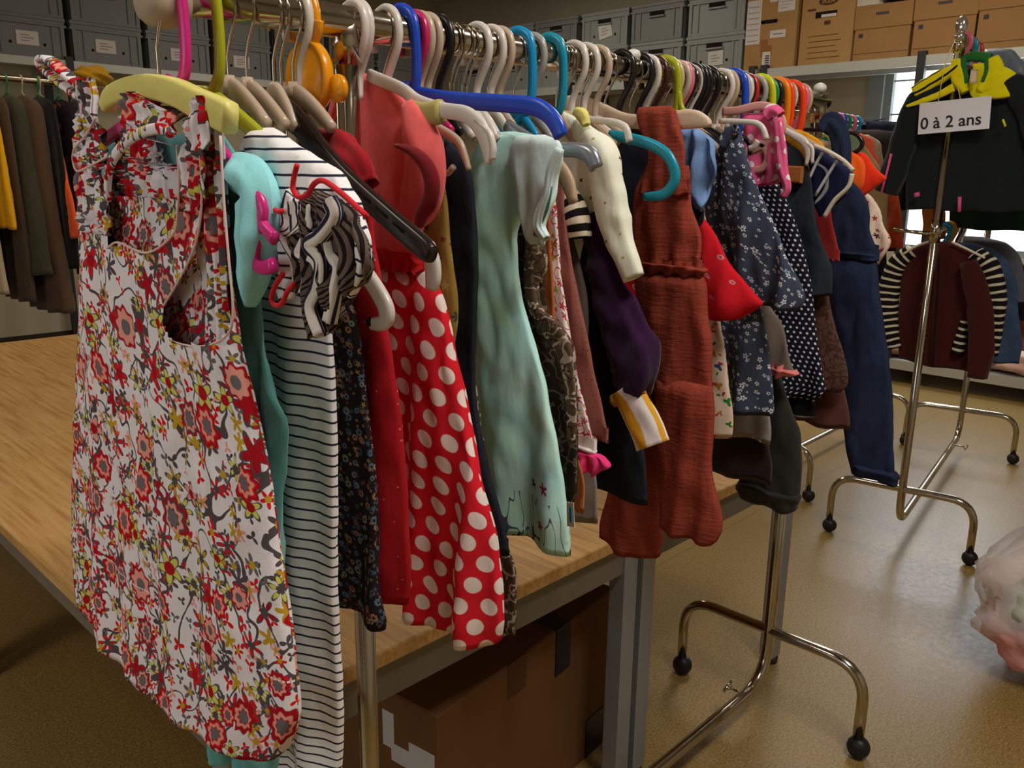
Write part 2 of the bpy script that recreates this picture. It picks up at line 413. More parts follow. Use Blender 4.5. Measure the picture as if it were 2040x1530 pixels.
def stripes(name, a, b, period, frac, axis=1, shear=0.0, seam=None):
    m = Mat(name, .9, .12); x = m.sep(m.uv()); wob = m.noise(m.uv(), 14, 2)
    t = m.f('ADD', m.f('ADD', x[axis], m.f('MULTIPLY', x[1 - axis], shear)), m.f('MULTIPLY', wob, period * .35))
    fr = m.f('FRACT', m.f('DIVIDE', t, period)); e = m.f('SUBTRACT', m.step(0.0, .06, fr), m.step(frac, frac + .06, fr))
    m.color(m.mix(e, a, b)); m.weave(.3, 1.0); return m.m
def dots(name, base, dot, spacing, radius, soft=.06, weave=1.0, aspect=1.0):
    m = Mat(name, .88, .15); x = m.sep(m.uv()); v = m.f('DIVIDE', x[1], spacing * .75); row = m.f('FLOOR', v)
    u = m.f('ADD', m.f('DIVIDE', x[0], spacing), m.f('MULTIPLY', m.f('FLOORED_MODULO', row, 2.0), .5))
    du = m.f('MULTIPLY', m.f('SUBTRACT', m.f('FRACT', u), .5), spacing); dv = m.f('MULTIPLY', m.f('SUBTRACT', m.f('FRACT', v), .5), spacing * .75 * aspect)
    d = m.v('LENGTH', m.comb(du, dv)); k = m.f('SUBTRACT', 1.0, m.step(radius * (1 - soft), radius * (1 + soft), d))
    bb = m.mix(m.noise(m.ob(), 30, 3), tuple(c * .85 for c in base[:3]) + (1,), tuple(min(1, c * 1.1) for c in base[:3]) + (1,))
    m.color(m.mix(k, bb, dot)); m.weave(.3, weave); return m.m
def denim(name, c, fade=.4):
    m = Mat(name, .9, .1); n = m.noise(m.ob(), 11, 4, .6); x = m.sep(m.uv()); tw = m.f('SINE', m.f('MULTIPLY', m.f('ADD', x[0], x[1]), 3500.0))
    lt = tuple(min(1, q * (1 + fade * 1.6) + fade * .01) for q in c[:3]) + (1,)
    col = m.mix(m.step(.35, .75, n), c, lt); col = m.mix(m.f('MULTIPLY', m.f('ADD', tw, 1.0), .03), col, rgb(150, 160, 180)); m.color(col); m.weave(.4, 1.4); return m.m
# ------------------------------------------------------------------ room shell
def struct(name, geo, mat, smooth=False, parent=None): o = mk(name, geo, mat, parent, smooth); o['kind'] = 'structure'; return o
def m_floor():
    m = Mat('vinyl_floor', .38, .36); p = m.ob(); a = m.noise(p, 150, 3, .7); b = m.noise(p, 2.2, 3); c = m.noise(p, 40, 2)
    col = m.ramp(a, [(.30, rgb(92, 70, 32)), (.5, rgb(142, 114, 60)), (.72, rgb(190, 162, 104))]); col = m.mix(m.f('MULTIPLY', b, .35), col, rgb(120, 92, 52)); col = m.mix(m.f('MULTIPLY', c, .18), col, rgb(190, 164, 108))
    x = m.sep(p); sm = m.f('SUBTRACT', 1.0, m.step(.0008, .002, m.f('ABSOLUTE', m.f('SUBTRACT', m.f('FRACT', m.f('DIVIDE', x[1], 1.9)), .42)))); col = m.mix(m.f('MULTIPLY', sm, .5), col, rgb(90, 66, 34)); m.color(col)
    m.lk(m.f('ADD', m.f('MULTIPLY', c, .16), .30), m.b.inputs['Roughness']); m.bump(a, .06, .001); return m.m
def m_wall(c):
    m = Mat('painted_wall', .9, .1); n = m.noise(m.ob(), 3, 3); m.color(m.mix(n, c, tuple(q * .86 for q in c[:3]) + (1,))); m.bump(m.noise(m.ob(), 120, 3), .1, .002); return m.m
WX, WY = 6.85, 7.65
M_WALL = m_wall(rgb(196, 186, 160, 1.0)); M_FRAME = plain('grey_painted_metal', rgb(150, 160, 160), .5, .4)
struct('floor', box(-4.6, 7.1, -4.2, 7.9, -.12, 0), m_floor())
struct('ceiling', box(-4.6, 7.1, -4.2, 7.9, 3.7, 3.8), m_wall(rgb(205, 200, 186)))
struct('wall_left', box(-4.6, 7.1, WY, WY + .15, 0, 3.7), M_WALL)
struct('wall_back', box(-4.6, -4.45, -4.2, WY, 0, 3.7), M_WALL)
struct('wall_near', box(-4.6, 7.1, -4.2, -4.05, 0, 3.7), M_WALL)
WY0, WY1, WZ0, WZ1 = 0.55, 1.97, 1.0, 2.75     # window opening in the right wall
struct('wall_right', join(box(WX, WX + .2, -4.05, WY0, 0, 3.7), box(WX, WX + .2, WY1, WY, 0, 3.7), box(WX, WX + .2, WY0, WY1, 0, WZ0), box(WX, WX + .2, WY0, WY1, WZ1, 3.7)), M_WALL)
g = [box(WX + .02, WX + .08, WY0, WY0 + .06, WZ0, WZ1), box(WX + .02, WX + .08, WY1 - .06, WY1, WZ0, WZ1), box(WX + .02, WX + .08, WY0, WY1, WZ0, WZ0 + .06), box(WX + .02, WX + .08, WY0, WY1, WZ1 - .06, WZ1)]
for zz in (1.65, 2.13, 2.40): g.append(box(WX + .04, WX + .06, WY0, WY1, zz, zz + .012))
g.append(box(WX + .03, WX + .07, 1.2, 1.25, WZ0, WZ1))
struct('window_1', join(*g), M_FRAME)
struct('trim_1', join(box(WX - .03, WX + .001, WY1, WY1 + .13, .92, 2.85), box(WX - .03, WX + .001, WY0 - .13, WY0, .92, 2.85)), M_FRAME)
struct('baseboard_right', box(WX - .015, WX, -4.05, WY, 0, .09), plain('dark_skirting', rgb(60, 50, 42), .6))
struct('baseboard_left', box(-4.4, WX, WY - .015, WY, 0, .09), plain('dark_skirting', rgb(60, 50, 42), .6))

# ------------------------------------------------------------------ shelving with crates and boxes
M_SHELF = plain('shelf_steel', rgb(186, 186, 178), .45, .4, .3); M_UPR = plain('dark_upright', rgb(44, 44, 44), .5, .4)
SX, SY, SZ = 6.20, 7.0, 2.50         # shelf fronts
def shelf_unit(name, label, axis, a0, a1, uprights, levels, loc):
    t = thing(name, label, 'shelf', loc, None)
    for zz in levels:
        if axis == 'Y':
            mk('shelf_board', join(box(SX, WX - .06, a0, a1, zz - .02, zz, .004), box(SX - .012, SX + .006, a0, a1, zz - .075, zz), box(SX + .10, SX + .13, a0, a1, zz - .10, zz - .02)), M_SHELF, t, False)
        else: mk('shelf_board', join(box(a0, a1, SY, WY - .06, zz - .02, zz, .004), box(a0, a1, SY - .012, SY + .006, zz - .065, zz)), M_SHELF, t, False)
    for u in uprights:
        if axis == 'Y': mk('upright', join(box(SX - .02, SX + .025, u - .03, u + .03, 0, levels[0] + .03), box(WX - .10, WX - .06, u - .03, u + .03, 0, levels[0] + .6)), M_UPR, t, False)
        else: mk('upright', join(box(u - .03, u + .03, SY - .02, SY + .025, 0, levels[0] + .03), box(u - .03, u + .03, WY - .10, WY - .06, 0, levels[0] + .6)), M_UPR, t, False)
    return t
UP1, UP2 = onX(1519, 140, SX).y, onX(1837, 120, SX).y
shelf_unit('storage_shelving', 'steel shelving on the window wall under the brown boxes, with black uprights', 'Y', -2.6, UP1, (UP1 - .02, UP2, -.9), (SZ, .19), (SX + .3, .5, 0))
shelf_unit('storage_shelving', 'steel shelving carrying the grey crates right of the corner', 'Y', UP1 + .05, 6.98, (UP1 + .09, 4.9), (SZ,), (SX + .3, 5, 0))
U0 = onY(137, 118, SY).x
shelf_unit('storage_shelving', 'long steel shelving on the left wall above the dark coats', 'X', -2.5, 6.1, (U0, U0 + 2.6, U0 - 2.6), (SZ,), (1.5, SY + .3, 0))

M_CRATE = plain('grey_crate_plastic', rgb(136, 140, 136, 1.0), .42, .4); M_CRATE2 = plain('grey_crate_plastic_dark', rgb(118, 120, 116, 1.0), .45, .4); M_HOLE = plain('dark_hole', rgb(30, 24, 20), .9)
M_PAPER = plain('white_paper', rgb(214, 206, 200), .8); M_FILM = plain('glossy_film', rgb(205, 205, 198), .2, .6); M_INK = plain('ink', rgb(60, 58, 64), .8)
def place(geo, origin, ax):       # local (a along the front, d into the shelf, z) -> world; ax 'Y': front faces -x, a = -y ; 'X': front faces -y, a = x
    if ax == 'Y': return [(origin[0] + v[1], origin[1] - v[0], origin[2] + v[2]) for v in geo[0]], geo[1]
    return [(origin[0] + v[0], origin[1] + v[1], origin[2] + v[2]) for v in geo[0]], geo[1]
def crate(o, ax, W, H, D, label, group, lab=None, pins=True, slot=True, handle_rim=True, mat=None):
    t = thing('storage_crate', label, 'crate', (o[0], o[1], o[2]), group); mat = mat or M_CRATE; P = lambda g: place(g, o, ax)
    w = W / 2; parts = [box(-w + .02, w - .02, .016, D, 0, H - .07, .006), box(-w, w, .002, D, H - .075, H - .055, .003), box(-w + .004, w - .004, .004, D, H - .03, H, .004), box(-w + .012, w - .012, .012, D, H - .06, H - .02)]
    for s in (-1, 1):
        a = s * (w - .05); parts += [box(min(a, a + s * .03), max(a, a + s * .03), .004, .03, .0, H - .07), box(min(a - s * .07, a - s * .055), max(a - s * .07, a - s * .055), .006, .03, .02, H - .075)]
    parts.append(box(-w + .03, w - .03, .006, .03, .0, .022))
    mk('body', P(join(*parts)), mat, t, False)
    if slot:
        mk('handle_slot', P(box(-.075, .075, -.0005, .012, H - .115, H - .078)), M_HOLE, t, False); mk('handle_rim', P(box(-.085, .085, -.006, .014, H - .128, H - .114)), mat, t, False)
    if pins:
        for s in (-1, 1): mk('pin_hole', P(lathe([(.012, 0), (.012, .004)], (s * .13, .0125, .11), (0, 1, 0), 10)), M_HOLE, t, False)
    if lab:
        (a, z, ww, hh, tilt, film) = lab
        def R(g): return [(a + (v[0]) * cos(tilt) - v[2] * sin(tilt), v[1], z + v[0] * sin(tilt) + v[2] * cos(tilt)) for v in g[0]], g[1]
        mk('paper_label', P(R(join(box(-ww / 2, ww / 2, .0095, .0125, -hh / 2, hh / 2)))), M_FILM if film else M_PAPER, t, False)
        mk('lettering', P(R(join(*[box(-ww * .3, ww * (.1 + .2 * (q % 2)), .009, .0096, hh * (.2 - .2 * q) - .004, hh * (.2 - .2 * q) + .004) for q in range(3)]))), plain('pale_ink', rgb(150, 140, 146), .8), t, False)
    return t
CG = 'grey crates on the high shelves'
EDGE = onX(1481, 100, SX).y; CW = .60
names_r = ['beside the tall brown box', 'next to the end crate', 'third from the brown boxes', 'fourth from the brown boxes', 'fifth from the brown boxes', 'sixth from the brown boxes', 'seventh from the brown boxes']
labs = [(.02, .13, .15, .12, .04, True), (.0, .13, .13, .14, 0, False), None, None, None, None, None]
labs2 = [None, None, (.01, .15, .16, .13, .18, True), None, None, None, None]
for i in range(6):
    y = EDGE - .0 + .31 + i * .625
    nm = names_r[i]
    crate((SX + .02, y, SZ), 'Y', CW, .335, .40, 'grey crate in the bottom row, ' + nm, CG, labs[i], pins=(i == 0 or i > 2))
    crate((SX + .03 - .012 * (i % 2), y + .004, SZ + .337), 'Y', CW, .335, .40, 'grey crate in the second row, ' + nm, CG, labs2[i], pins=(i in (2, 3)), mat=M_CRATE if i % 2 == 0 else M_CRATE2)
xl = [onY(p, 60, SY).x for p in (-60, 72, 190, 303, 405, 500, 590, 670)]
wd = ['partly cut by the left picture edge', 'with a wide white label, above the black coats', 'with two pins and a crooked white label', 'behind the yellow hanger rod', 'behind the wire hooks, with a small square label', 'behind the thin wire hooks, with a torn label', 'behind the orange hanger', 'at the corner, behind the white hooks']
wd2 = ['cut by the left picture edge', 'above the wide white label', 'above the crooked label', 'above the yellow hanger', 'above the magenta hook', 'above the thin wire hooks', 'above the orange hook', 'in the room corner']
for i in range(8):
    x0 = U0 + .03 + .32 + (i - 2) * .645 - .0
    crate((x0, SY + .02, SZ), 'X', .62, .335, .40, 'shadowed crate on the left wall, ' + wd[i], CG, (.0 if i % 2 else -.02, .15, .17, .11, .0, False) if i < 6 else None, pins=True, slot=False, mat=M_CRATE2)
    crate((x0 + .01, SY + .03, SZ + .337), 'X', .62, .335, .40, 'upper row crate on the left wall, ' + wd2[i], CG, None, pins=False, slot=True, mat=M_CRATE2)

def m_card(c, name='corrugated_cardboard'):
    m = Mat(name, .85, .15); p = m.ob(); n = m.noise(p, 9, 4); x = m.sep(p); fl = m.f('SINE', m.f('MULTIPLY', x[2], 900.0))
    col = m.mix(n, c, tuple(q * .8 for q in c[:3]) + (1,)); col = m.mix(m.f('MULTIPLY', m.f('ADD', fl, 1.0), .03), col, rgb(90, 60, 30)); m.color(col); return m.m
M_CARD = m_card(rgb(178, 138, 88, 1.05)); M_CARD2 = m_card(rgb(166, 126, 80, 1.0)); M_CARDD = m_card(rgb(130, 90, 52, 1.0)); M_LINE = plain('box_print', rgb(84, 58, 36), .85)
def text_geo(txt, size, ext=.0006):
    cu = bpy.data.curves.new('lettering', 'FONT'); cu.body = txt; cu.size = size; cu.align_x = 'CENTER'; cu.align_y = 'CENTER'; cu.extrude = ext; cu.resolution_u = 3; cu.offset = size * .012
    o = bpy.data.objects.new('lettering', cu); COL.objects.link(o); dg = bpy.context.evaluated_depsgraph_get(); me = o.evaluated_get(dg).to_mesh()
    V = [tuple(v.co) for v in me.vertices]; F = [tuple(p.vertices) for p in me.polygons]; o.evaluated_get(dg).to_mesh_clear(); bpy.data.objects.remove(o); bpy.data.curves.remove(cu)
    return V, F
def carton(o, ax, W, H, D, label, mat=None, rim=None, group=None):
    t = thing('cardboard_box', label, 'box', tuple(o), group); P = lambda g: place(g, o, ax); w = W / 2
    mk('body', P(box(-w, w, 0, D, 0, H, .005)), mat or M_CARD, t, False)
    if rim: mk('lid', P(join(box(-w - .008, w + .008, -.008, D, H - rim, H + .004, .004))), mat or M_CARD, t, False)
    return t, P
# boxes on the window-wall shelf
yA0, yA1 = onX(1482, 60, SX).y, onX(1583, 60, SX).y
t, P = carton((SX + .03, (yA0 + yA1) / 2, SZ + .0), 'Y', yA0 - yA1, .86, .45, 'tall brown carton with a long white list and a dark grip hole, beside the crates')
Wb = yA0 - yA1
mk('packing_list', P(box(-Wb * .49, -Wb * .20, -.003, .001, .21, .56)), M_PAPER, t, False)
mk('address_label', P(box(Wb * .12, Wb * .44, -.003, .001, .445, .565)), M_PAPER, t, False)
mk('printed_label', P(join(box(0, Wb * .3, -.003, .001, .245, .305))), M_PAPER, t, False)
mk('lettering', P(join(*[box(-Wb * .46, -Wb * .24, -.0036, -.0028, .235 + .045 * q, .241 + .045 * q) for q in range(7)], box(Wb * .06, Wb * .25, -.0036, -.0028, .27, .28), *[box(Wb * .15, Wb * (.3 + .05 * q), -.0036, -.0028, .47 + .025 * q, .474 + .025 * q) for q in range(3)])), plain('pale_ink', rgb(150, 140, 146), .8), t, False)
mk('blue_mark_label', P(box(-Wb * .05, Wb * .1, -.003, .001, .53, .64)), M_PAPER, t, False); mk('blue_mark', P(join(box(-Wb * .03, Wb * .08, -.004, -.002, .585, .598), box(.0, Wb * .05, -.004, -.002, .56, .625))), plain('blue_ink', rgb(50, 60, 150), .8), t, False)
mk('grip_hole', P(strip_box := join(box(-Wb * .17, Wb * .1, -.001, .004, .365, .395), lathe([(.015, 0), (.015, .005)], (-Wb * .17, -.001, .38), (0, 1, 0), 12), lathe([(.015, 0), (.015, .005)], (Wb * .1, -.001, .38), (0, 1, 0), 12))), M_HOLE, t, False)
mk('parcel_tape', P(join(box(-Wb * .17, -Wb * .04, -.002, .001, .10, .24), box(-Wb * .04, Wb * .05, -.002, .001, .10, .19))), plain('brown_tape', rgb(150, 96, 50), .4), t, False)
mk('barcode_label', P(box(-Wb * .12, Wb * .04, -.003, .001, -.005, .14)), M_PAPER, t, False)
mk('barcode', P(join(*[box(-Wb * .06, Wb * .02, -.004, -.002, .03 + .018 * q, .04 + .018 * q) for q in range(5)])), plain('dark_blue_ink', rgb(60, 60, 100), .8), t, False)
yB0, yB1 = onX(1592, 60, SX).y, onX(1697, 60, SX).y; Wb = yB0 - yB1
t, P = carton((SX + .02, (yB0 + yB1) / 2, SZ), 'Y', Wb, .66, .45, 'brown moving box with a grip hole and printed lines, second box from the crates')
mk('grip_hole', P(box(-.10, .08, -.001, .003, .355, .402)), M_HOLE, t, False); mk('paper_inside', P(box(-.05, .075, -.002, .002, .358, .38)), M_PAPER, t, False)
lg = mk('logo', P(join(lathe([(.0, -.0015), (.085, -.0015), (.085, .001)], (0, 0, 0), (0, 1, 0), 24))), M_LINE, t, False)
bx = [(v[0], v[1] * 1, v[2]) for v in place(([(a * .95, b, c * .38 + .478) for a, b, c in lathe([(.0, -.0015), (.085, -.0015), (.085, .001)], (0, 0, 0), (0, 1, 0), 24)[0]], []), (SX + .02, (yB0 + yB1) / 2, SZ), 'Y')[0]]
off = wloc(t)
for v, q in zip(lg.data.vertices, bx): v.co = Vector(q) - off
tg = text_geo('IKEA', .052); mk('lettering', P(([(v[0] * 1.0, -.0022 - v[2], v[1] + .478) for v in tg[0]], tg[1])), M_CARD, t, False)
mk('printed_lines', P(join(*[box(-.15 + .01 * (q % 2), .13 - .02 * (q % 3), -.0012, .001, .05 + .042 * q, .055 + .042 * q) for q in range(5)])), M_LINE, t, False)
mk('small_print', P(join(box(-.17, -.10, -.0012, .001, .415, .43), box(-.02, .03, -.0012, .001, .30, .33))), M_LINE, t, False)
gB = 'flat archive boxes on the high shelf'
def archive(px0, px1, label, z0=0.0, H=.40, py=90, mat=None):
    a, b = onX(px0, py, SX).y, onX(px1, py, SX).y; W = a - b; t, P = carton((SX + .02, (a + b) / 2, SZ + z0), 'Y', W, H, .45, label, mat or M_CARD2, .17, gB)
    mk('grip_slot', P(join(box(-W * .13, W * .1, -.0095, -.006, H - .075, H - .055))), plain('grey_slot', rgb(80, 72, 76), .8), t, False)
    mk('printed_square', P(box(-W * .42, -W * .34, -.0012, .001, H - .23, H - .20)), plain('dark_print', rgb(70, 62, 66), .8), t, False)
    mk('crease', P(box(-W * .48, W * .48, -.0008, .001, .05, .054)), M_LINE, t, False); return t
archive(1698, 1808, 'brown archive box right of the moving box, on the shelf over the window')
archive(1814, 1936, 'brown archive box on the shelf just left of the shiny rack top', H=.42)
archive(1940, 2075, 'brown archive box behind the shiny rack top, at the right picture edge', H=.44)
def upper(px0, px1, label, z0):
    a, b = onX(px0, 10, SX).y, onX(px1, 10, SX).y; W = a - b; t, P = carton((SX - .02, (a + b) / 2, SZ + z0), 'Y', W, .34, .45, label, M_CARD)
    mk('printed_lines', P(join(*[box(-W * .35, W * (-.05 + .03 * (q % 2)), -.0012, .001, .06 + .03 * q, .064 + .03 * q) for q in range(3)], box(W * .2, W * .4, -.0012, .001, .11, .118))), M_LINE, t, False)
upper(1752, 1896, 'upper brown carton with printed lines on the archive boxes', .445)
upper(1903, 2070, 'upper brown carton at the top right corner of the photo', .47)
a, b = onX(1700, 20, SX).y, onX(1752, 20, SX).y
o = mk('white_paper_stack', join(box(SX + .05, SX + .3, b, a, SZ + .408, SZ + .55, .004), box(SX + .04, SX + .3, b + .02, a - .03, SZ + .55, SZ + .60, .004)), plain('old_paper', rgb(206, 196, 182), .85), None, False); setp(o, 'pale stack of papers on the archive box beside the moving box', 'papers')

# ------------------------------------------------------------------ tables
def m_oak():
    m = Mat('oak_veneer', .45, .3); p = m.ob(); g = m.noise(m.v('MULTIPLY', p, (70, 3.5, 40)), 1.0, 4, .6); h = m.noise(m.v('MULTIPLY', p, (8, .8, 8)), 1.0, 2)
    col = m.ramp(g, [(.3, rgb(176, 128, 70)), (.52, rgb(212, 166, 104)), (.75, rgb(226, 184, 124))]); col = m.mix(m.f('MULTIPLY', h, .35), col, rgb(180, 130, 70)); m.color(col); return m.m
M_OAK = m_oak(); M_LEG = plain('grey_table_steel', rgb(150, 152, 156), .4, .45, .35); M_APR = plain('grey_apron', rgb(120, 112, 100), .5, .4)
TZ = .745
def table(x0, x1, y0, y1, label):
    t = thing('folding_table', label, 'table', ((x0 + x1) / 2, (y0 + y1) / 2, 0), 'pale wooden tables pushed together')
    mk('tabletop', box(x0, x1, y0, y1, TZ - .032, TZ, .003), M_OAK, t, False)
    g = [box(x0 + .03, x1 - .03, y0 + .02, y0 + .045, TZ - .115, TZ - .034), box(x0 + .03, x1 - .03, y1 - .045, y1 - .02, TZ - .115, TZ - .034), box(x0 + .03, x0 + .055, y0 + .04, y1 - .04, TZ - .115, TZ - .034), box(x1 - .055, x1 - .03, y0 + .04, y1 - .04, TZ - .115, TZ - .034)]
    mk('apron', join(*g), M_APR, t, False)
    for sx in (0, 1):
        for sy in (0, 1):
            xx, yy = (x1 - .062 if sx else x0 + .01), (y1 - .062 if sy else y0 + .01)
            l = mk('leg', box(xx, xx + .052, yy, yy + .052, 0.022, TZ - .034, .004), M_LEG, t, False); mk('foot_cap', lathe([(.028, 0), (.03, .02), (.024, .024)], (xx + .026, yy + .026, 0), n=12), M_UPR, l)
    return t
TX0, TXM, TX1 = -.215, .905, 1.757; TY0 = .085; TYM = 1.885; TY1 = 3.68
table(TX0, TXM - .003, TY0, TYM - .003, 'pale oak table nearest the camera, under the floral dress')
table(TXM + .003, TX1, TY0, TYM - .003, 'pale oak table behind the rust jumpsuit, grey steel legs')
table(TX0, TXM - .003, TYM + .003, TY1, 'pale oak table beyond the seam at the left, in front of the coats')
table(TXM + .003, TX1, TYM + .003, TY1, 'far pale oak table mostly behind the clothes, next to the coats table')
# cartons under the table
A_, B_ = onZ(872, 1428, .47), onZ(1226, 1170, .47)
e = (B_ - A_); e.z = 0; Lc = e.length; e.normalize(); n_ = Vector((-e.y, e.x, 0))
t = thing('cardboard_box', 'big brown carton with dark and white tape under the table', 'box', (A_.x, A_.y, 0))
def loc2(g, o=A_, ee=e, nn=n_): return [(o.x + ee.x * v[0] + nn.x * v[1], o.y + ee.y * v[0] + nn.y * v[1], v[2]) for v in g[0]], g[1]
mk('body', loc2(box(0, Lc, 0, .42, 0, .47, .004)), m_card(rgb(122, 84, 50)), t, False)
mk('dark_tape', loc2(join(box(Lc * .60, Lc * .69, -.002, .12, .471, .4725), box(Lc * .60, Lc * .69, -.003, .0, .34, .4725))), plain('black_tape', rgb(24, 26, 40), .35, .5), t, False)
mk('brown_tape', loc2(join(box(Lc * .33, Lc * .43, -.0015, .0, .38, .471))), plain('old_tape', rgb(92, 58, 34), .5), t, False)
mk('dark_tape', loc2(box(Lc * .82, Lc * .94, -.003, .0, .0, .12)), plain('black_tape', rgb(24, 26, 40), .35, .5), t, False)
mk('torn_tape', loc2(join(box(-.002, 0, .13, .165, .33, .42), box(-.002, 0, .01, .085, .27, .37), box(-.0015, 0, .07, .14, .30, .345))), plain('white_tape', rgb(200, 196, 192), .5), t, False)

# ------------------------------------------------------------------ chrome garment racks
def m_chrome():
    m = Mat('chrome', .12, .5, 1.0); n = m.noise(m.ob(), 5, 2); m.color(m.mix(n, rgb(206, 200, 190), rgb(178, 168, 152))); m.lk(m.f('ADD', .07, m.f('MULTIPLY', m.noise(m.ob(), 30, 2), .12)), m.b.inputs['Roughness']); return m.m
M_CHROME = m_chrome(); M_RUB = plain('black_caster', rgb(26, 26, 28), .45, .4); M_CAPW = plain('white_cap', rgb(225, 222, 216), .4, .4); M_CAPB = plain('beige_cap', rgb(186, 170, 146), .5, .3)
def caster(parent, p, d):
    mk('caster', join(lathe([(.004, -.025), (.022, -.023), (.030, -.011), (.032, 0), (.030, .011), (.022, .023), (.004, .025)], (p.x - d.x * .004, p.y - d.y * .004, .032), (-d.y, d.x, 0.0), 18), lathe([(.013, .035), (.013, .062)], (p.x, p.y, 0), n=10)), M_RUB, parent)
def foot(root, c, n, fl, fz, r):
    A, B = c + n * fl, c - n * fl; mid = Vector((0, 0, fz))
    o = mk('foot', tube(fillet([A + Vector((0, 0, .055)), A + mid, B + mid, B + Vector((0, 0, .055))], .11, 8), r, 14), M_CHROME, root)
    for q in (A, B): caster(o, q, n)
def rack(label, A, B, top, rail_r, post_r, ext=0.0, lower=None, fl=.29, fz=.275, caps=True, group=None, base=.11):
    root = thing('garment_rack', label, 'clothes rack', (A[0], A[1], 0), group); A, B = Vector((A[0], A[1], 0)), Vector((B[0], B[1], 0)); d = (B - A).normalized(); n = Vector((-d.y, d.x, 0)); Z = Vector((0, 0, 1))
    path = fillet([A + Z * (top + .0), A + Z * base, B + Z * base, B + Z * (top + .0)], .13, 8)
    mk('frame', tube(path, post_r, 16), M_CHROME, root)
    for q in (A, B): foot(root, q, n, fl, fz, post_r * .95)
    rl = mk('rail', tube([A - d * ext + Z * top, B + d * .03 + Z * top], rail_r, 20), M_CHROME, root)
    if lower: mk('rail', tube([A + Z * lower, B + Z * lower], rail_r * .7, 14), M_CHROME, root)
    for q in (A, B):
        mk('collar', tube([q + Z * (top - .055), q + Z * (top + .012)], post_r * 1.28, 16), M_CHROME, root)
        if lower: mk('collar', tube([q + Z * (lower - .045), q + Z * (lower + .045)], post_r * 1.3, 16), M_CHROME, root)
    return root
P1 = 1.446
r1 = rack('long chrome rack in front of the tables, packed with children\'s clothes', (0, 0), (P1, 0), RZ, .0215, .0165, .255)
mk('end_cap', lathe([(.006, 0), (.024, .003), (.030, .012), (.031, .036), (.028, .038), (.028, .05)], (-.278, 0, RZ - .008), (1, 0, 0), 20), M_CAPB, r1)
mk('post_cap', ball((P1, 0, RZ + .030), .0165, 1, 1, .8), M_CAPW, r1); mk('joint_knob', ball((.65, 0, RZ + .026), .015, 1, 1, .75), M_CAPW, r1)
mk('wing_screw', join(tube([(1.33, 0, .11), (1.33, .05, .112)], .004, 8), ball((1.33, .05, .112), .008, 1.6, .5, .8), tube([(1.31, .058, .105), (1.35, .058, .119)], .005, 8)), M_CHROME, r1)
RA, RB = Vector((2.96, .165, 0)), Vector((4.58, .41, 0)); RH = 2.115
r2 = rack('tall double chrome rack at the right, with a sign and a lower rail', RA, RB, RH, .017, .0165, .02, 1.385)
mk('post_cap', join(ball((RA.x - .01, RA.y, RH + .045), .028, .55, .8, 1.25), ball((RA.x - .012, RA.y, RH + .005), .022, .8, .9, .9)), plain('shiny_silver', rgb(215, 215, 215), .15, .5, .9), r2)
mk('wing_screw', join(tube([(4.35, .375, .12), (4.35, .30, .12)], .005, 8), tube([(4.33, .30, .115), (4.37, .30, .125)], .006, 8)), M_CHROME, r2)
mk('rail_stub', tube([(RA.x, RA.y, 1.37), (RA.x - .02, RA.y + .16, 1.385)], .008, 10), M_CHROME, r2)
r3 = rack('chrome rack at the far end of the long rack, behind the jeans dungarees', (3.2, .97), (4.62, 1.0), 1.89, .017, .0155, .05, fl=.28)
r4 = rack('tall chrome rack by the left wall, holding dark adult coats', (.55, 5.35), (3.2, 5.45), 2.165, .02, .017, 0.3)
# ------------------------------------------------------------------ hangers on the long rail
HG = 'coat hangers along the long rail'
PC = {'white': plastic('white_plastic', 196, 188, 180), 'beige': plastic('beige_plastic', 176, 156, 136), 'black': plastic('black_plastic', 26, 24, 26, 1), 'lime': plastic('lime_plastic', 156, 158, 26), 'magenta': plastic('magenta_plastic', 196, 38, 120),
      'blue': plastic('blue_plastic', 24, 66, 176), 'crimson': plastic('crimson_plastic', 176, 30, 88), 'teal': plastic('teal_plastic', 18, 134, 160), 'azure': plastic('azure_plastic', 10, 130, 182), 'orange': plastic('orange_plastic', 218, 118, 14),
      'vermilion': plastic('vermilion_plastic', 222, 66, 22), 'red': plastic('red_plastic', 190, 28, 40), 'pink': plastic('pink_plastic', 204, 100, 120), 'maroon': plastic('maroon_plastic', 58, 24, 22), 'grey': plastic('grey_plastic', 150, 148, 142),
      'amber': plastic('amber_plastic', 214, 138, 10), 'yellow': plastic('yellow_plastic', 186, 184, 20), 'green': plastic('green_plastic', 30, 120, 80), 'silver': plain('silver_plastic', rgb(158, 162, 172), .25, .5, .6), 'tan': plain('pale_wood', rgb(196, 166, 136), .45, .3),
      'velvet': plain('pink_velvet', rgb(206, 150, 142, 1.2), .9, .1), 'wire': M_CHROME}
def m_lacquer():
    m = Mat('yellow_lacquered_wood', .38, .4); n = m.noise(m.v('MULTIPLY', m.ob(), (30, 30, 120)), 1, 3); m.color(m.mix(n, rgb(206, 196, 106, 1.25), rgb(222, 212, 128, 1.25))); return m.m
M_YEL = m_lacquer()
def m_beech():
    m = Mat('beech_wood', .5, .3); n = m.noise(m.v('MULTIPLY', m.ob(), (14, 14, 160)), 1, 4); m.color(m.mix(n, rgb(196, 168, 142, 1.1), rgb(222, 198, 176, 1.1))); return m.m
M_BEECH = m_beech()
RR = .0215
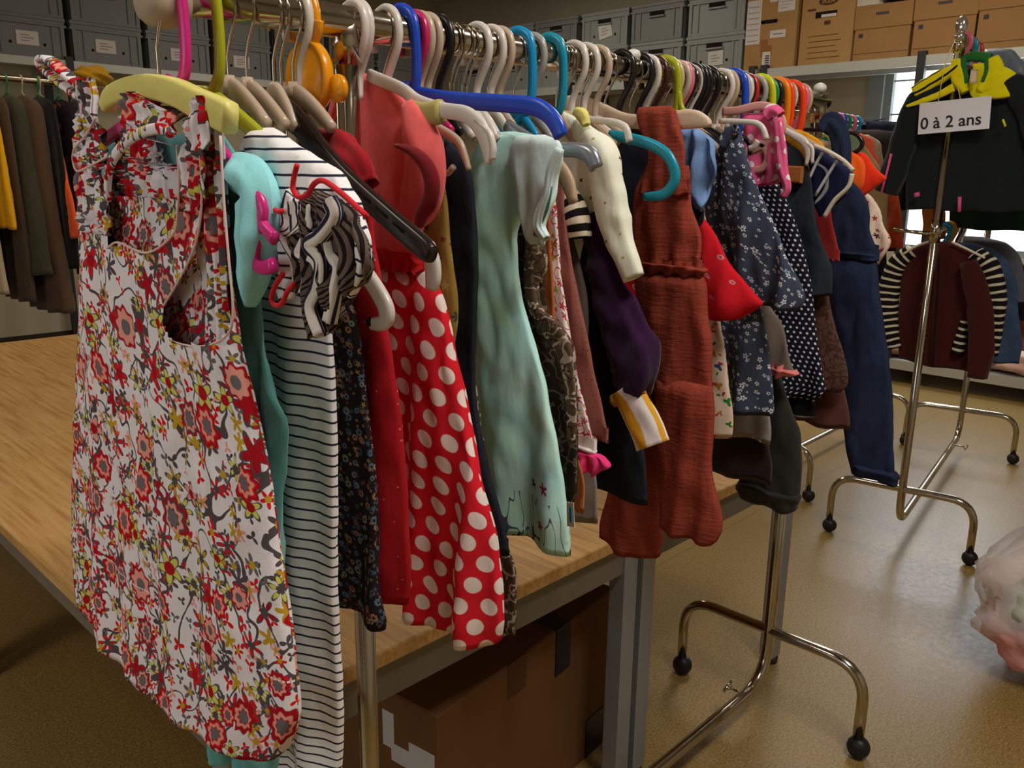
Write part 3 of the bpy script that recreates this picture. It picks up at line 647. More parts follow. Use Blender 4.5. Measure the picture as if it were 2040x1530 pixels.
def hook_geo(X, hw, hd, style='S', zb=-.098, rz=RZ, rr=RR):
    ri = rr + .0025; r = ri + hw; c = rz + rr - ri
    if style == 'W': pts = [(-r * .95, c - .018), (-r, c), (-r * .72, c + r * .70), (0, c + r), (r * .72, c + r * .70), (r, c), (r * .90, c - .016), (r * .40, c - .036), (0.001, c - .056), (0, c - .066), (0, rz + zb)]
    elif style == 'J': pts = [(-r * .96, c - .012), (-r, c), (-r * .72, c + r * .70), (0, c + r), (r * .74, c + r * .70), (r * 1.04, c), (r * 1.12, c - .05), (r * .95, c - .082), (r * .45, c - .10), (0, c - .112), (-.003, rz + zb - .012)]
    else: pts = [(-r * .9, c - .026), (-r, c), (-r * .72, c + r * .70), (0, c + r), (r * .72, c + r * .70), (r, c), (r * .88, c - .022), (r * .40, c - .046), (0.002, c - .066), (0, rz + zb)]
    return strip(X, pts, hw, hd, 10, 2.2, smooth_n=4)
def arms_geo(X, w=.15, drop=.05, hw=.007, hd=.004, z=RZ - .098, bar=True):
    a = strip(X, [(-w, z - drop), (-w * .7, z - drop * .62), (-w * .3, z - drop * .16), (0, z), (w * .3, z - drop * .16), (w * .7, z - drop * .62), (w, z - drop)], [hw * .75, hw, hw * 1.1, hw * 1.35, hw * 1.1, hw, hw * .75], hd, 10, 2.6, smooth_n=3)
    return a
def hookX(px_edge, r=.028):
    lo, hi = -.45, 1.7
    for _ in range(40):
        m = (lo + hi) / 2
        if proj((m, -r, RZ))[0] < px_edge: lo = m
        else: hi = m
    return lo
PROTO = {}
def hanger(px, kind, label, body=True, X=None, w=.085, arm=None):
    w = min(w, .085)
    """px: right-hand edge of the hook in the photo"""
    wire = kind.startswith('wire'); col = 'wire' if wire else kind
    hw = .0019 if wire else .0062; style = 'W' if wire else 'S'
    if kind in ('blue', 'teal', 'azure', 'lime', 'orange', 'vermilion', 'yellow', 'magenta'): hw, style = .0085, 'J'
    r = RR + .0025 + 2 * hw
    if X is None: X = hookX(px, r)
    if .12 < X < .44: w = .05
    armc = arm or ('beige' if wire else kind)
    key = (kind, armc, body, w)
    t = thing('coat_hanger', label, 'hanger', (X, 0, RZ), HG)
    if key in PROTO and body:
        for ch in PROTO[key].children:
            c = ch.copy(); COL.objects.link(c); c.parent = t
        return t, X
    mk('hook', hook_geo(X, hw, hw if wire else min(hw, .0055), style), PC[col], t)
    if body: mk('arms', arms_geo(X, w, .040 if not wire else .046, .008 if not wire else .010, .0045 if not wire else .006), PC[armc], t)
    PROTO[key] = t
    return t, X
def armpath(t, X, path, hw, mat, hd=.005, sq=2.6, name='arm', n=12, sm=5):
    return mk(name, strip(X, pxs(path, X), hw, hd, n, sq, smooth_n=sm), mat, t)

# --- the showpieces, nearest first
XF = -.262
t = thing('coat_hanger', 'thick pale yellow lacquered wooden hanger holding the floral dress, nearest of all', 'hanger', (XF, 0, RZ), HG)
mk('hook', hook_geo(XF, .0022, .0022, 'W', -.094), M_CHROME, t)
mk('arms', strip(XF, pxs([(214, 214), (222, 196), (250, 180), (300, 173), (350, 184), (396, 207), (438, 226), (459, 236)], XF), [.008, .012, .0135, .0145, .0155, .0165, .0170, .0165], .0095, 14, 5.0), M_YEL, t)
XM = hookX(365, .036); t, XM = hanger(365, 'magenta', 'bright magenta plastic hanger right behind the yellow wooden one', body=False)
armpath(t, XM, [(338, 160), (352, 190), (400, 245), (455, 320), (520, 405), (512, 470), (507, 515), (522, 533), (546, 528)], [.008, .009, .009, .009, .009, .0085, .0085, .008, .0085], PC['magenta'])
armpath(t, XM, [(338, 160), (318, 190), (270, 235), (215, 275), (180, 300)], .009, PC['magenta']); armpath(t, XM, [(518, 436), (532, 458), (548, 476)], [.0075, .007, .008], PC['magenta'], name='notch')
t, XL = hanger(435, 'lime', 'lime green plastic hanger right of the magenta hook', body=False)
armpath(t, XL, [(408, 188), (440, 205), (480, 238), (520, 274), (560, 312)], .0105, PC['lime']); armpath(t, XL, [(408, 188), (385, 190), (340, 215), (300, 245)], .0105, PC['lime'])
t, X = hanger(469, 'wire', 'chrome wire hook with a whitish knob, first right of the lime hook', w=.085); mk('knob', lathe([(.008, 0), (.009, .01), (.007, .022)], (X, 0, RZ - .105), n=12), PC['beige'], t)
hanger(507, 'wire', 'chrome wire hook over a beige hanger, second right of the lime hook', w=.085)
hanger(562, 'wire', 'chrome wire hook bending furthest right over the beige hangers', w=.045)
t, XB = hanger(577, 'wire', 'chrome wire hook of the dark brown slotted hanger', body=False)
XB = -.105
armpath(t, XB, [(500, 215), (545, 215), (590, 240), (650, 312), (700, 366), (780, 438), (845, 494), (862, 508)], [.012, .020, .018, .014, .0135, .0135, .0135, .010], plastic('dark_brown_plastic', 36, 26, 24, 1, .2), .007, 3.2)
for (qa, qb) in (((722, 380), (748, 403)), ((757, 411), (782, 433)), ((792, 442), (815, 462))): armpath(t, XB, [qa, qb], .0035, M_HOLE, .0076, 4, 'slot', 8, 0)
hanger(602, 'wire', 'chrome wire hook with a white ferrule left of the orange disc hanger', w=.085)
t, XO = hanger(635, 'amber', 'orange novelty hanger with a big round disc under its hook', body=False)
cO = onX(617, 156, XO); mk('disc', lathe([(.0, -.009), (.036, -.009), (.041, -.006), (.045, -.009), (.047, -.004), (.047, .004), (.044, .008), (.0, .008)], (XO, cO.y, cO.z), (1, 0, 0), 40), PC['amber'], t)
armpath(t, XO, [(622, 88), (632, 62), (634, 40)], .009, PC['amber'], name='neck')
for q in ((668, 176),): c = onX(*q, XO); mk('ear', lathe([(.0, -.004), (.017, -.004), (.018, 0), (.017, .004), (0, .004)], (XO + .004, c.y, c.z), (1, 0, 0), 20), PC['amber'], t)
armpath(t, XO, [(580, 215), (540, 240), (500, 262)], .008, PC['amber'])
t, XC = hanger(743, 'white', 'white plastic hanger inside the coral and polka dot dress, first right of the orange disc', body=False)
hanger(761, 'white', 'white plastic hook left of the royal blue hanger, touching the coral dress hanger', X=.068)
XC = .035
armpath(t, XC, [(735, 150), (800, 178), (832, 203), (880, 219), (928, 228), (957, 255), (970, 292), (973, 328)], [.009, .009, .010, .010, .0105, .0115, .0095, .004], PC['white'], .004)
armpath(t, XC, [(948, 240), (974, 262), (983, 292), (981, 318)], [.003, .0035, .0035, .003], PC['white'], .004, name='claw')
armpath(t, XC, [(826, 222), (850, 228), (879, 222)], .0155, fabric('olive_band', 150, 140, 84), .009, 3, 'cloth_band')
hanger(787, 'wire', 'chrome wire hook between the white and the royal blue hangers', w=.12)
t, X = hanger(796, 'wire', 'chrome wire hook touching the left side of the royal blue hook', body=False)
XW = .075
armpath(t, XW, [(800, 225), (835, 236), (888, 264), (914, 284), (926, 312), (934, 338)], [.006, .006, .0065, .006, .005, .003], PC['beige'], .004); armpath(t, XW, [(878, 262), (878, 338)], .0045, PC['beige'], .004, name='stem', sm=0); armpath(t, XW, [(868, 344), (890, 346), (904, 332)], .0042, PC['beige'], .004, name='hook_end')
t, XBL = hanger(833, 'blue', 'big royal blue plastic hanger with a long bare arm', body=False)
armpath(t, XBL, [(815, 178), (832, 188), (900, 199), (1000, 206), (1062, 212), (1092, 228), (1110, 252), (1117, 272)], [.010, .0115, .0115, .0115, .0115, .011, .011, .010], PC['blue'], .005); armpath(t, XBL, [(815, 178), (780, 176), (740, 180)], .011, PC['blue'])
hanger(854, 'crimson', 'crimson pink plastic hook right of the royal blue hanger', w=.12)
hanger(866, 'beige', 'beige plastic hook just right of the crimson one'); hanger(882, 'beige', 'beige plastic hook left of the first black one')
hanger(905, 'black', 'black hook left of the tight bunch of wire hooks')
for px, l in ((921, 'first'), (928, 'second'), (946, 'third'), (956, 'fourth'), (971, 'fifth')): hanger(px, 'wire', 'thin chrome wire hook, ' + l + ' in the bunch right of the first black hook', arm='white', w=.13)
hanger(981, 'white', 'white plastic hook closing the bunch of wire hooks'); hanger(1009, 'white', 'thick white plastic hook left of the beige and azure pair', w=.13); hanger(1026, 'beige', 'beige plastic hook directly left of the azure one')
hanger(1066, 'azure', 'azure blue plastic hook, left of the two bright blue ones', w=.12); hanger(1090, 'grey', 'greyish white hook between the two bright blue ones', w=.13)
t, XT = hanger(1128, 'teal', 'teal plastic hook, right of the two bright blue ones', body=False)
XT2 = .50
armpath(t, XT2, [(1215, 268), (1240, 273), (1292, 286), (1328, 308), (1344, 342), (1340, 368), (1320, 388), (1284, 392)], [.008, .0095, .0095, .0095, .0095, .0095, .009, .007], PC['teal'], .005)
for px, l in ((1135, 'first'), (1145, 'second'), (1152, 'third')): hanger(px, 'wire', 'thin chrome wire hook, ' + l + ' right of the teal hook', arm='tan', w=.12)
hanger(1173, 'white', 'straight white plastic hook over the beech wood hanger', w=.11); hanger(1183, 'wire', 'chrome wire hook between two white ones over the beech hanger', arm='tan', w=.11)
hanger(1197, 'white', 'white plastic hook, middle of the three over the beech hanger', w=.11); hanger(1220, 'beige', 'cream plastic hook, right of the three over the beech hanger', w=.11)
XS = .27
t = thing('coat_hanger', 'grey silver plastic hanger with a rounded tip sticking out of the mint dress', 'hanger', (XS, 0, RZ), HG)
mk('hook', hook_geo(XS, .0019, .0019, 'W'), M_CHROME, t); armpath(t, XS, [(1010, 250), (1060, 282), (1110, 297), (1150, 299), (1176, 310), (1188, 335)], [.010, .011, .011, .0115, .0125, .0115], PC['silver'], .007)
mk('clip', strip(XS - .012, pxs([(955, 298), (1008, 318)], XS - .012), .011, .006, 10, 5, smooth_n=0), PC['black'], t)
XK = .57
t = thing('coat_hanger', 'pale beech wood hanger with a broad bare end carrying the rust jumpsuit', 'hanger', (XK, 0, RZ), HG)
mk('hook', hook_geo(XK, .0019, .0019, 'W'), M_CHROME, t); armpath(t, XK, [(1130, 206), (1155, 208), (1195, 222), (1245, 240), (1310, 243), (1372, 237), (1404, 243), (1414, 250)], [.014, .017, .016, .013, .0135, .0165, .010, .004], M_BEECH, .006, 4)
XWT = .47
t, X = hanger(1233, 'wire', 'bright chrome wire hook right of the cream one', body=False)
armpath(t, XWT, [(1160, 236), (1190, 240), (1225, 244), (1247, 256), (1254, 282)], .0062, PC['white'], .005); 
t = thing('coat_hanger', 'tan wooden hanger end poking out under the mint sleeve', 'hanger', (.33, 0, RZ), HG); mk('hook', hook_geo(.33, .0019, .0019, 'W'), M_CHROME, t); armpath(t, .33, [(1060, 285), (1100, 320), (1128, 358), (1143, 404)], [.010, .013, .014, .008], PC['tan'], .006)
hanger(1268, 'black', 'large black hook, first of the two left of the rust strap'); hanger(1282, 'wire', 'chrome wire hook between the two big black ones'); hanger(1305, 'black', 'large black hook beside the white one above the rust strap'); hanger(1318, 'white', 'wide white hook above the rust strap'); hanger(1334, 'maroon', 'dark maroon hook right of the wide white one')
hanger(1346, 'wire', 'chrome wire hook left of the slim lime one'); 
t, X = hanger(1357, 'lime', 'slim lime hanger right above the rust strap', body=False); armpath(t, X, [(1352, 180), (1358, 215), (1380, 240)], .006, PC['lime'])
hanger(1364, 'beige', 'cream hook behind the slim lime hanger'); hanger(1370, 'wire', 'chrome wire hook, second right of the slim lime hanger'); hanger(1378, 'beige', 'cream hook left of the dusky pink one'); hanger(1384, 'pink', 'dusky pink hook before the black cluster'); hanger(1389, 'black', 'black hook touching the dusky pink one')
hanger(1394, 'wire', 'brownish wire hook right after the dusky pink one'); hanger(1401, 'wire', 'shiny wire hook before the cluster of black hooks')
for px, l in ((1407, 'first'), (1415, 'second'), (1422, 'third'), (1437, 'last and widest')): hanger(px, 'black', 'thin black hook, ' + l + ' of the black cluster')
hanger(1451, 'wire', 'chrome wire hook left of the white and tan pair'); hanger(1465, 'white', 'white hook left of the royal blue one near the far end'); hanger(1474, 'tan', 'tan hook touching the royal blue one near the far end')
hanger(1491, 'blue', 'royal blue hook near the far end of the rail', w=.12); hanger(1496, 'beige', 'beige hook behind the far royal blue one'); hanger(1507, 'black', 'black hook right of the far royal blue one'); hanger(1513, 'red', 'red hook left of the yellow green one'); hanger(1524, 'wire', 'chrome wire hook inside the yellow green group'); hanger(1531, 'grey', 'pale grey hook against the yellow green one')
hanger(1545, 'yellow', 'yellow green hook near the far end', w=.12); hanger(1553, 'green', 'dark green hook just right of the yellow green one'); hanger(1562, 'black', 'black hook left of the bright orange one'); hanger(1575, 'orange', 'bright orange hook near the far end', w=.12); hanger(1583, 'vermilion', 'orange red hook beside the bright orange one', w=.12); hanger(1587, 'grey', 'grey hook left of the red orange one'); hanger(1606, 'vermilion', 'glowing red orange hook, broadest near the far post', w=.12); hanger(1614, 'pink', 'pink hook second from the far post'); hanger(1620, 'beige', 'beige hook right against the far post')
XV = .93
t = thing('coat_hanger', 'pink velvet hanger with a looped end over the pink dotted top', 'hanger', (XV, 0, RZ), HG); mk('hook', hook_geo(XV, .0019, .0019, 'W'), M_CHROME, t)
armpath(t, XV, [(1440, 222), (1470, 220), (1510, 211), (1538, 216), (1557, 238), (1555, 262), (1530, 284), (1500, 298), (1470, 312)], [.0085] * 9, PC['velvet'], .004, 4); armpath(t, XV, [(1500, 282), (1522, 292), (1530, 314), (1520, 334), (1500, 340)], .0075, PC['velvet'], .004, 4, 'loop')
t = thing('coat_hanger', 'thin white plastic hanger arm in front of the pink velvet one', 'hanger', (.85, 0, RZ), HG); mk('hook', hook_geo(.85, .005, .005, 'S'), PC['white'], t)
armpath(t, .85, [(1434, 241), (1470, 242), (1505, 245), (1520, 256), (1527, 278)], .0056, PC['white'], .005); armpath(t, .85, [(1452, 244), (1448, 262), (1440, 280)], .006, PC['white'], .004, name='stem'); armpath(t, .85, [(1493, 296), (1503, 292), (1511, 280)], .0058, PC['white'], .005, name='hook_end')
armpath(t, .87, [(1470, 272), (1484, 276), (1494, 290), (1494, 308)], .005, PC['black'], .004, name='black_hook_end')
t = thing('coat_hanger', 'black wire frame hanger with a wide open end before the far post', 'hanger', (1.33, 0, RZ), HG); mk('hook', hook_geo(1.33, .0022, .0022, 'W'), PC['black'], t)
armpath(t, 1.33, [(1500, 252), (1560, 256), (1640, 260), (1695, 264), (1714, 276), (1717, 290), (1704, 303), (1670, 312)], .0050, PC['black'], .005)
t = thing('coat_hanger', 'cream plastic hanger with a notched claw end beside the striped sleeve', 'hanger', (1.05, 0, RZ), HG); mk('hook', hook_geo(1.05, .0055, .0055, 'S'), PC['white'], t)
armpath(t, 1.05, [(1540, 246), (1575, 266), (1600, 282), (1610, 302), (1606, 330)], [.006, .007, .009, .008, .003], PC['white'], .004); armpath(t, 1.05, [(1605, 284), (1618, 296), (1618, 326)], [.004, .004, .003], PC['white'], .004, name='claw')
mk('clip_pad', strip(1.045, pxs([(1552, 346), (1598, 348)], 1.045), .018, .008, 8, 8, smooth_n=0), plain('brown_pad', rgb(176, 108, 56), .5), t, False)
t = thing('coat_hanger', 'white tubular hanger with a bent tip over the red sleeve', 'hanger', (1.26, 0, RZ), HG); mk('hook', hook_geo(1.26, .0055, .0055, 'S'), PC['white'], t)
armpath(t, 1.26, [(1590, 268), (1640, 285), (1672, 294), (1684, 304), (1687, 326)], .0062, PC['white'], .005)
t = thing('coat_hanger', 'pale wooden hanger arms sloping under the mustard strap', 'hanger', (1.17, 0, RZ), HG); mk('hook', hook_geo(1.17, .0019, .0019, 'W'), M_CHROME, t)
armpath(t, 1.17, [(1555, 250), (1600, 280), (1645, 305), (1662, 325)], [.010, .010, .009, .005], PC['tan'], .005)
# ------------------------------------------------------------------ fabrics
K = 1.55
def m_floral():
    m = Mat('flower_print_cotton', .92, .08); p = m.uv(); n = m.noise(p, 9, 2, .5, True)
    q = m.v('ADD', p, m.v('SCALE', m.v('SUBTRACT', n, (.5, .5, .5)), .010))
    red, red2, pk, gy, gy2, ye, ol = rgb(206, 32, 34, 1.25), rgb(170, 24, 36, 1.2), rgb(222, 150, 136, 1.3), rgb(84, 76, 80, 1.2), rgb(110, 104, 108, 1.2), rgb(198, 198, 96, 1.3), rgb(190, 152, 40, 1.2)
    c = rgb(206, 200, 204, 1.5)
    c = m.lines(c, q, 17, .016, gy, 3.0)
    c = m.flowers(c, q, 36, .36, [red, gy2, red, gy, pk, red], 3, .75, .95, None, .45, None, 3.3)
    c = m.flowers(c, q, 28, .40, [gy, ol, red, gy2, red, pk], 5, .80, .95, ol, .34, None, 11.2)
    c = m.flowers(c, q, 21, .42, [red, ye, red, ol, gy, red2], 6, .75, .95, gy, .38, gy, 7.1)
    c = m.flowers(c, q, 16, .42, [red, ye, pk, ye, gy, red2], 5, .62, .9, red2, .30, gy, 23.7)
    c = m.flowers(c, q, 14, .42, [red, red, gy, pk, red2, red], 8, .55, .85, gy2, .11, red2, 41.3, pk)
    sx = m.sep(p); lo = uz(585, 1352, XF)[1]
    st = m.f('MULTIPLY', m.f('LESS_THAN', m.f('ABSOLUTE', m.f('SUBTRACT', sx[1], lo)), .0012), m.f('GREATER_THAN', m.f('FRACT', m.f('MULTIPLY', sx[0], 170.0)), .35)); c = m.mix(st, c, rgb(225, 222, 220, 1.5))
    m.color(c); m.weave(.45, 1.2); return m.m
def m_print(name, base, lays, lines=None, rough=.9, wr=1.0, warp=.006):
    m = Mat(name, rough, .12); p = m.uv(); n = m.noise(p, 12, 2, .5, True); q = m.v('ADD', p, m.v('SCALE', m.v('SUBTRACT', n, (.5, .5, .5)), warp))
    c = base
    for l in (lines or []): c = m.lines(c, q, *l)
    for l in lays: c = m.flowers(c, q, *l)
    m.color(c); m.weave(.35, wr); return m.m
def m_muslin(c):
    m = Mat('rust_muslin', .95, .08); x = m.sep(m.uv()); n = m.noise(m.v('MULTIPLY', m.ob(), (60, 60, 14)), 1, 4, .65); n2 = m.noise(m.v('MULTIPLY', m.ob(), (30, 30, 220)), 1, 2)
    m.color(m.mix(n, tuple(q * .72 for q in c[:3]) + (1,), tuple(min(1, q * 1.15) for q in c[:3]) + (1,))); m.bump(m.f('ADD', n, m.f('MULTIPLY', n2, .5)), .55, .006); return m.m
def m_tie():
    m = Mat('mint_tie_dye', .9, .12); p = m.uv(); n = m.noise(p, 7, 2); n2 = m.noise(m.v('ADD', p, (4, 4, 4)), 9, 2)
    c = m.mix(m.step(.40, .70, n), rgb(164, 200, 188, 1.7), rgb(150, 196, 212, 1.7)); c = m.mix(m.step(.55, .75, n2), c, rgb(160, 200, 168, 1.6))
    sx = m.sep(p); s = m.f('MULTIPLY', m.f('LESS_THAN', m.f('ABSOLUTE', m.f('SUBTRACT', m.noise(m.v('MULTIPLY', p, (40, 9, 1)), 1, 1), .5)), .010), m.f('LESS_THAN', sx[1], uz(1000, 960, .25)[1])); c = m.mix(s, c, rgb(90, 96, 110))
    c = m.mix(m.f('LESS_THAN', sx[1], uz(1000, 880, .25)[1]), c, m.flowers(c, p, 20, .26, [rgb(150, 50, 100), rgb(80, 70, 120), rgb(160, 60, 90)], 5, .4, .9, None, .3, None, 5.0)); m.color(c); m.weave(.3, 1.2); return m.m
M_FLOR = m_floral()
FN = plain('flower_piping', rgb(206, 178, 170, 1.4), .9, .1)
GR = 'children\'s clothes on the long rail'
def G(name, label, cat, X, near, mat, **kw):
    geo = cloth(X, near, **kw); o = mk(name, geo, mat); return setp(o, label, cat, GR)
def GT(name, label, cat, X, loc_px=None): return thing(name, label, cat, (X, 0, 1.5), GR)

# ---- floral dress
d = GT('floral_dress', 'white cotton pinafore dress with red, grey and lime flower print, nearest on the rail', 'dress', XF)
XD = XF + .004
def inpoly(x, y, P):
    r = False
    for i in range(len(P)):
        (x1, y1), (x2, y2) = P[i], P[i - 1]
        if (y1 > y) != (y2 > y) and x < (x2 - x1) * (y - y1) / (y2 - y1) + x1: r = not r
    return r
ARM = [(322, 640), (322, 612), (352, 562), (388, 484), (400, 430), (402, 380), (480, 380), (466, 620), (452, 668), (402, 690), (344, 680)]
NECK = [(214, 380), (214, 494), (238, 483), (294, 504), (344, 468), (354, 430), (356, 380)]
gV, gF, gU = cloth(XD, [(440, 402), (446, 460), (456, 540), (466, 620), (480, 700), (505, 800), (532, 920), (556, 1080), (576, 1220), (594, 1350), (600, 1420), (578, 1486)],
    far=[(160, 400), (162, 500), (164, 600), (162, 700), (160, 820), (158, 940), (158, 1040), (164, 1110), (176, 1190)], bf=(.010, .050), bb=(.008, .016), folds=(.0062, 6.5), seed=4, nz=110, nt=170, sag=-.062, wav=.0015, full=1.0, crump=.0045)
keep = []
for fc in gF:
    c_ = sum((Vector(gV[i]) for i in fc), Vector()) / len(fc)
    if len(fc) > 4: continue
    q_ = proj(c_)
    if c_.x < XD - .0005 and (inpoly(q_[0], q_[1], ARM) or inpoly(q_[0], q_[1], NECK)): continue
    keep.append(fc)
mk('skirt', (gV, keep, gU), M_FLOR, d)
mk('back_panel', sheet(XF + .020, [((250, 205), (392, 215)), ((236, 262), (300, 268)), ((232, 300), (330, 330)), ((226, 350), (436, 330)), ((220, 420), (450, 420)), ((214, 540), (458, 540)), ((214, 690), (470, 690))], 60, .006, 58, 3), M_FLOR, d)
mk('strap', sheet(XF - .013, [((246, 186), (262, 182)), ((244, 200), (340, 226)), ((238, 240), (352, 268)), ((240, 262), (280, 272)), ((262, 270), (372, 296))], 22, .003, 50, 5, ns=6, vfold=.002), M_FLOR, d)
mk('strap', sheet(XF - .010, [((156, 160), (182, 154)), ((153, 228), (190, 232)), ((146, 300), (214, 312)), ((150, 352), (196, 346)), ((156, 420), (216, 428)), ((160, 460), (216, 470), .004)], 20, .0045, 60, 7, ns=6, vfold=.0015), M_FLOR, d)
mk('strap', sheet(XF - .012, [((384, 196), (402, 190)), ((372, 240), (412, 246)), ((362, 300), (406, 312)), ((356, 385), (402, 392)), ((354, 420), (400, 430), .004)], 18, .003, 60, 9, ns=6, vfold=.0015), M_FLOR, d)
mk('strap', sheet(XF + .004, [((392, 204), (414, 200)), ((404, 262), (440, 262)), ((404, 340), (444, 330)), ((408, 460), (452, 450)), ((414, 580), (460, 575)), ((430, 684), (470, 690))], 16, .004, 60, 11, ns=6), M_FLOR, d)
mk('strap_loop', strip(XF - .004, pxs([(166, 196), (140, 178), (104, 150), (84, 128), (86, 117), (98, 118), (130, 146), (172, 178)], XF - .004), .0038, .010, 10, 4), M_FLOR, d)
for i, pts in enumerate(([(214, 494), (236, 483), (292, 504), (344, 468), (354, 420), (357, 360), (352, 290)], [(398, 300), (402, 390), (390, 484), (354, 562), (322, 618), (321, 652), (344, 680), (402, 690), (452, 668), (464, 620), (456, 520), (446, 400), (439, 270)], [(190, 235), (172, 268), (146, 302), (152, 340), (180, 330), (214, 312)])):
    mk('piping', pipe_on(XF - (.013, .010, .014)[i], pts, .0015, 8, 5), FN, d)
mk('twisted_tie', strip(XF - .028, pxs([(214, 400), (216, 350), (226, 316), (252, 282), (288, 262), (322, 256), (340, 268)], XF - .028), [.004, .0055, .0065, .0065, .006, .006, .004], .004, 10, 3), M_FLOR, d)

# ---- teal romper
XR = -.225; M_TEAL = fabric('teal_fleece', 96, 160, 160, 1.35, 1.4); M_AQUA = fabric('aqua_terry', 136, 200, 206, 1.5, 1.6)
d = GT('romper', 'teal terry romper peeking out right of the floral dress', 'romper', XR)
mk('body', cloth(XR, [(440, 262), (462, 300), (486, 350), (502, 430), (506, 560), (520, 700), (556, 800), (572, 850), (572, 960), (560, 1200), (556, 1400), (550, 1500)], far=[(215, 268), (205, 330), (200, 500), (210, 800), (240, 1100), (400, 1400), (432, 1480)], bf=(.010, .02), folds=(.016, 12), crump=.007, seed=9, nz=60), M_TEAL, d)
mk('sleeve', sleeve(XR - .012, [(455, 330), (488, 352), (512, 390), (514, 470), (502, 560), (492, 600)], [.010, .020, .024, .020, .014, .010], [.010, .016, .018, .016, .013, .008], 3, fold=.14, kf=4, crump=.012), M_AQUA, d)
mk('sleeve_cuff', sleeve(XR + .002, [(500, 360), (525, 372), (544, 410), (540, 450)], [.010, .014, .013, .012], .014, 4, fold=.1), M_AQUA, d)
for (a, b, c_, w_) in ((455, 1440, 1502, .020), (508, 1450, 1532, .026)):
    mk('foot', sleeve(XR - .006, [(a, b), (a + 2, (b + c_) / 2), (a + 1, c_ - 12), (a, c_)], [w_ * .8, w_, w_ * 1.05, w_ * .8], .03, 5, fold=.04), M_TEAL, d)

# ---- striped hooded dress
XH = -.165; NV, WH = rgb(36, 40, 60, 1.2), rgb(212, 206, 206, 1.5)
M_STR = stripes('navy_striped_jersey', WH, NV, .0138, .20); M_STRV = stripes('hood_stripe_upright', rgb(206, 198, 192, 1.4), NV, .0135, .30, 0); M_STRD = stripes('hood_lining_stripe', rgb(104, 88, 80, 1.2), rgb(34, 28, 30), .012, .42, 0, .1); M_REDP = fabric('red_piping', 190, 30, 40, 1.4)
d = GT('striped_dress', 'white dress with thin navy stripes and a crumpled red piped hood', 'dress', XH)
mk('body', cloth(XH, [(552, 262), (600, 296), (640, 360), (656, 480), (656, 640), (660, 800), (664, 960), (670, 1120), (674, 1260), (676, 1400), (672, 1530), (668, 1600)], far=[(500, 262), (470, 320), (420, 420), (380, 600), (370, 900), (345, 1200), (312, 1400), (306, 1450)], bf=(.012, .045), bb=(.008, .02), folds=(.016, 8), seed=21, nz=70, nt=72, sag=-.03), M_STR, d)
XHD = XH - .03
mk('hood', cloth(XHD, [(545, 254), (598, 292), (664, 330), (700, 378), (722, 420), (734, 466), (728, 520), (700, 560)], far=[(508, 258), (500, 300), (506, 350), (540, 380), (560, 400), (548, 440), (552, 470), (572, 500)], bf=(.022, .040), bb=(.006, .01), folds=(.016, 22), seed=33, nz=44, nt=64, wav=.004), M_STR, d)
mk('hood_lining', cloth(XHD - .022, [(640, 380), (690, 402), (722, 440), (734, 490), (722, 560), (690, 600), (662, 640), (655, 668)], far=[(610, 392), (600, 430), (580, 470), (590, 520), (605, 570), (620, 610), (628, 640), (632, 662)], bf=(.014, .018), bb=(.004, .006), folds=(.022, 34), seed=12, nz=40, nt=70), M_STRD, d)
for k, (pa, w_, dx) in enumerate((([(590, 392), (575, 430), (556, 448), (566, 458), (592, 500), (606, 548), (606, 580)], .016, -.055), ([(658, 400), (668, 430), (640, 470), (618, 488), (640, 520), (636, 570), (622, 610), (640, 668)], .0085, -.066), ([(612, 478), (600, 505), (632, 520), (640, 560), (624, 612), (632, 664)], .0075, -.060), ([(655, 470), (662, 510), (678, 535), (668, 590), (658, 640)], .0065, -.058), ([(706, 440), (724, 480), (716, 540), (694, 580)], .008, -.050))):
    mk('hood_ruffle', sleeve(XH + dx, pa, w_, .007, 40 + k, fold=.12, n=18), M_STRV if k < 4 else M_STR, d)
mk('hood_front', cloth(XHD - .03, [(610, 395), (624, 420), (620, 452), (600, 468)], far=[(580, 385), (566, 430), (550, 448), (565, 462)], bf=(.008, .012), bb=(.004, .004), folds=(.003, 20), seed=5, nz=14, nt=30), M_STRV, d)
for pts in ([(592, 328), (586, 352), (584, 376), (594, 392), (612, 388), (626, 366), (644, 360), (674, 380), (704, 406), (730, 430)], [(564, 545), (548, 570), (541, 594), (548, 608), (562, 604), (572, 582), (586, 566)], [(548, 418), (556, 422), (562, 420)]):
    mk('piping', pipe_on(XH - .070, pts, .0029, 10, 6), M_REDP, d)
mk('hood_flap', cloth(XHD - .02, [(585, 500), (594, 540), (590, 575), (572, 600)], far=[(548, 505), (552, 545), (550, 580), (556, 606)], bf=(.006, .010), bb=(.004, .004), folds=(.004, 30), seed=8, nz=14, nt=30), M_STR, d)

# ---- dark flower dress, red dress, coral and polka dress
M_DKF = m_print('dark_flower_print', rgb(34, 30, 30, 1.0), [(70, .40, [rgb(150, 110, 80), rgb(90, 110, 130), rgb(120, 130, 120), rgb(70, 80, 90)], 8, .75, .9, rgb(30, 28, 28), .1, None, 2.2), (95, .35, [rgb(70, 90, 110), rgb(150, 120, 70), rgb(110, 60, 60)], 5, .7, .9, None, .3, None, 8.8)])
G('flower_dress', 'black dress with tiny multicoloured flowers, behind the striped dress', 'dress', -.10, [(600, 300), (640, 380), (690, 560), (716, 680), (730, 850), (748, 1050), (764, 1160), (780, 1240), (778, 1252)], M_DKF, bf=(.012, .035), folds=(.014, 7), seed=3, far=.9)
XRD = -.062
d = GT('red_dress', 'plain red dress hanging between the black flower dress and the polka dot dress', 'dress', XRD); M_RED = m_print('red_pin_dot_cotton', rgb(160, 26, 34, 1.35), [(60, .10, [rgb(220, 120, 120)], 4, .3, .9, None, .1)])
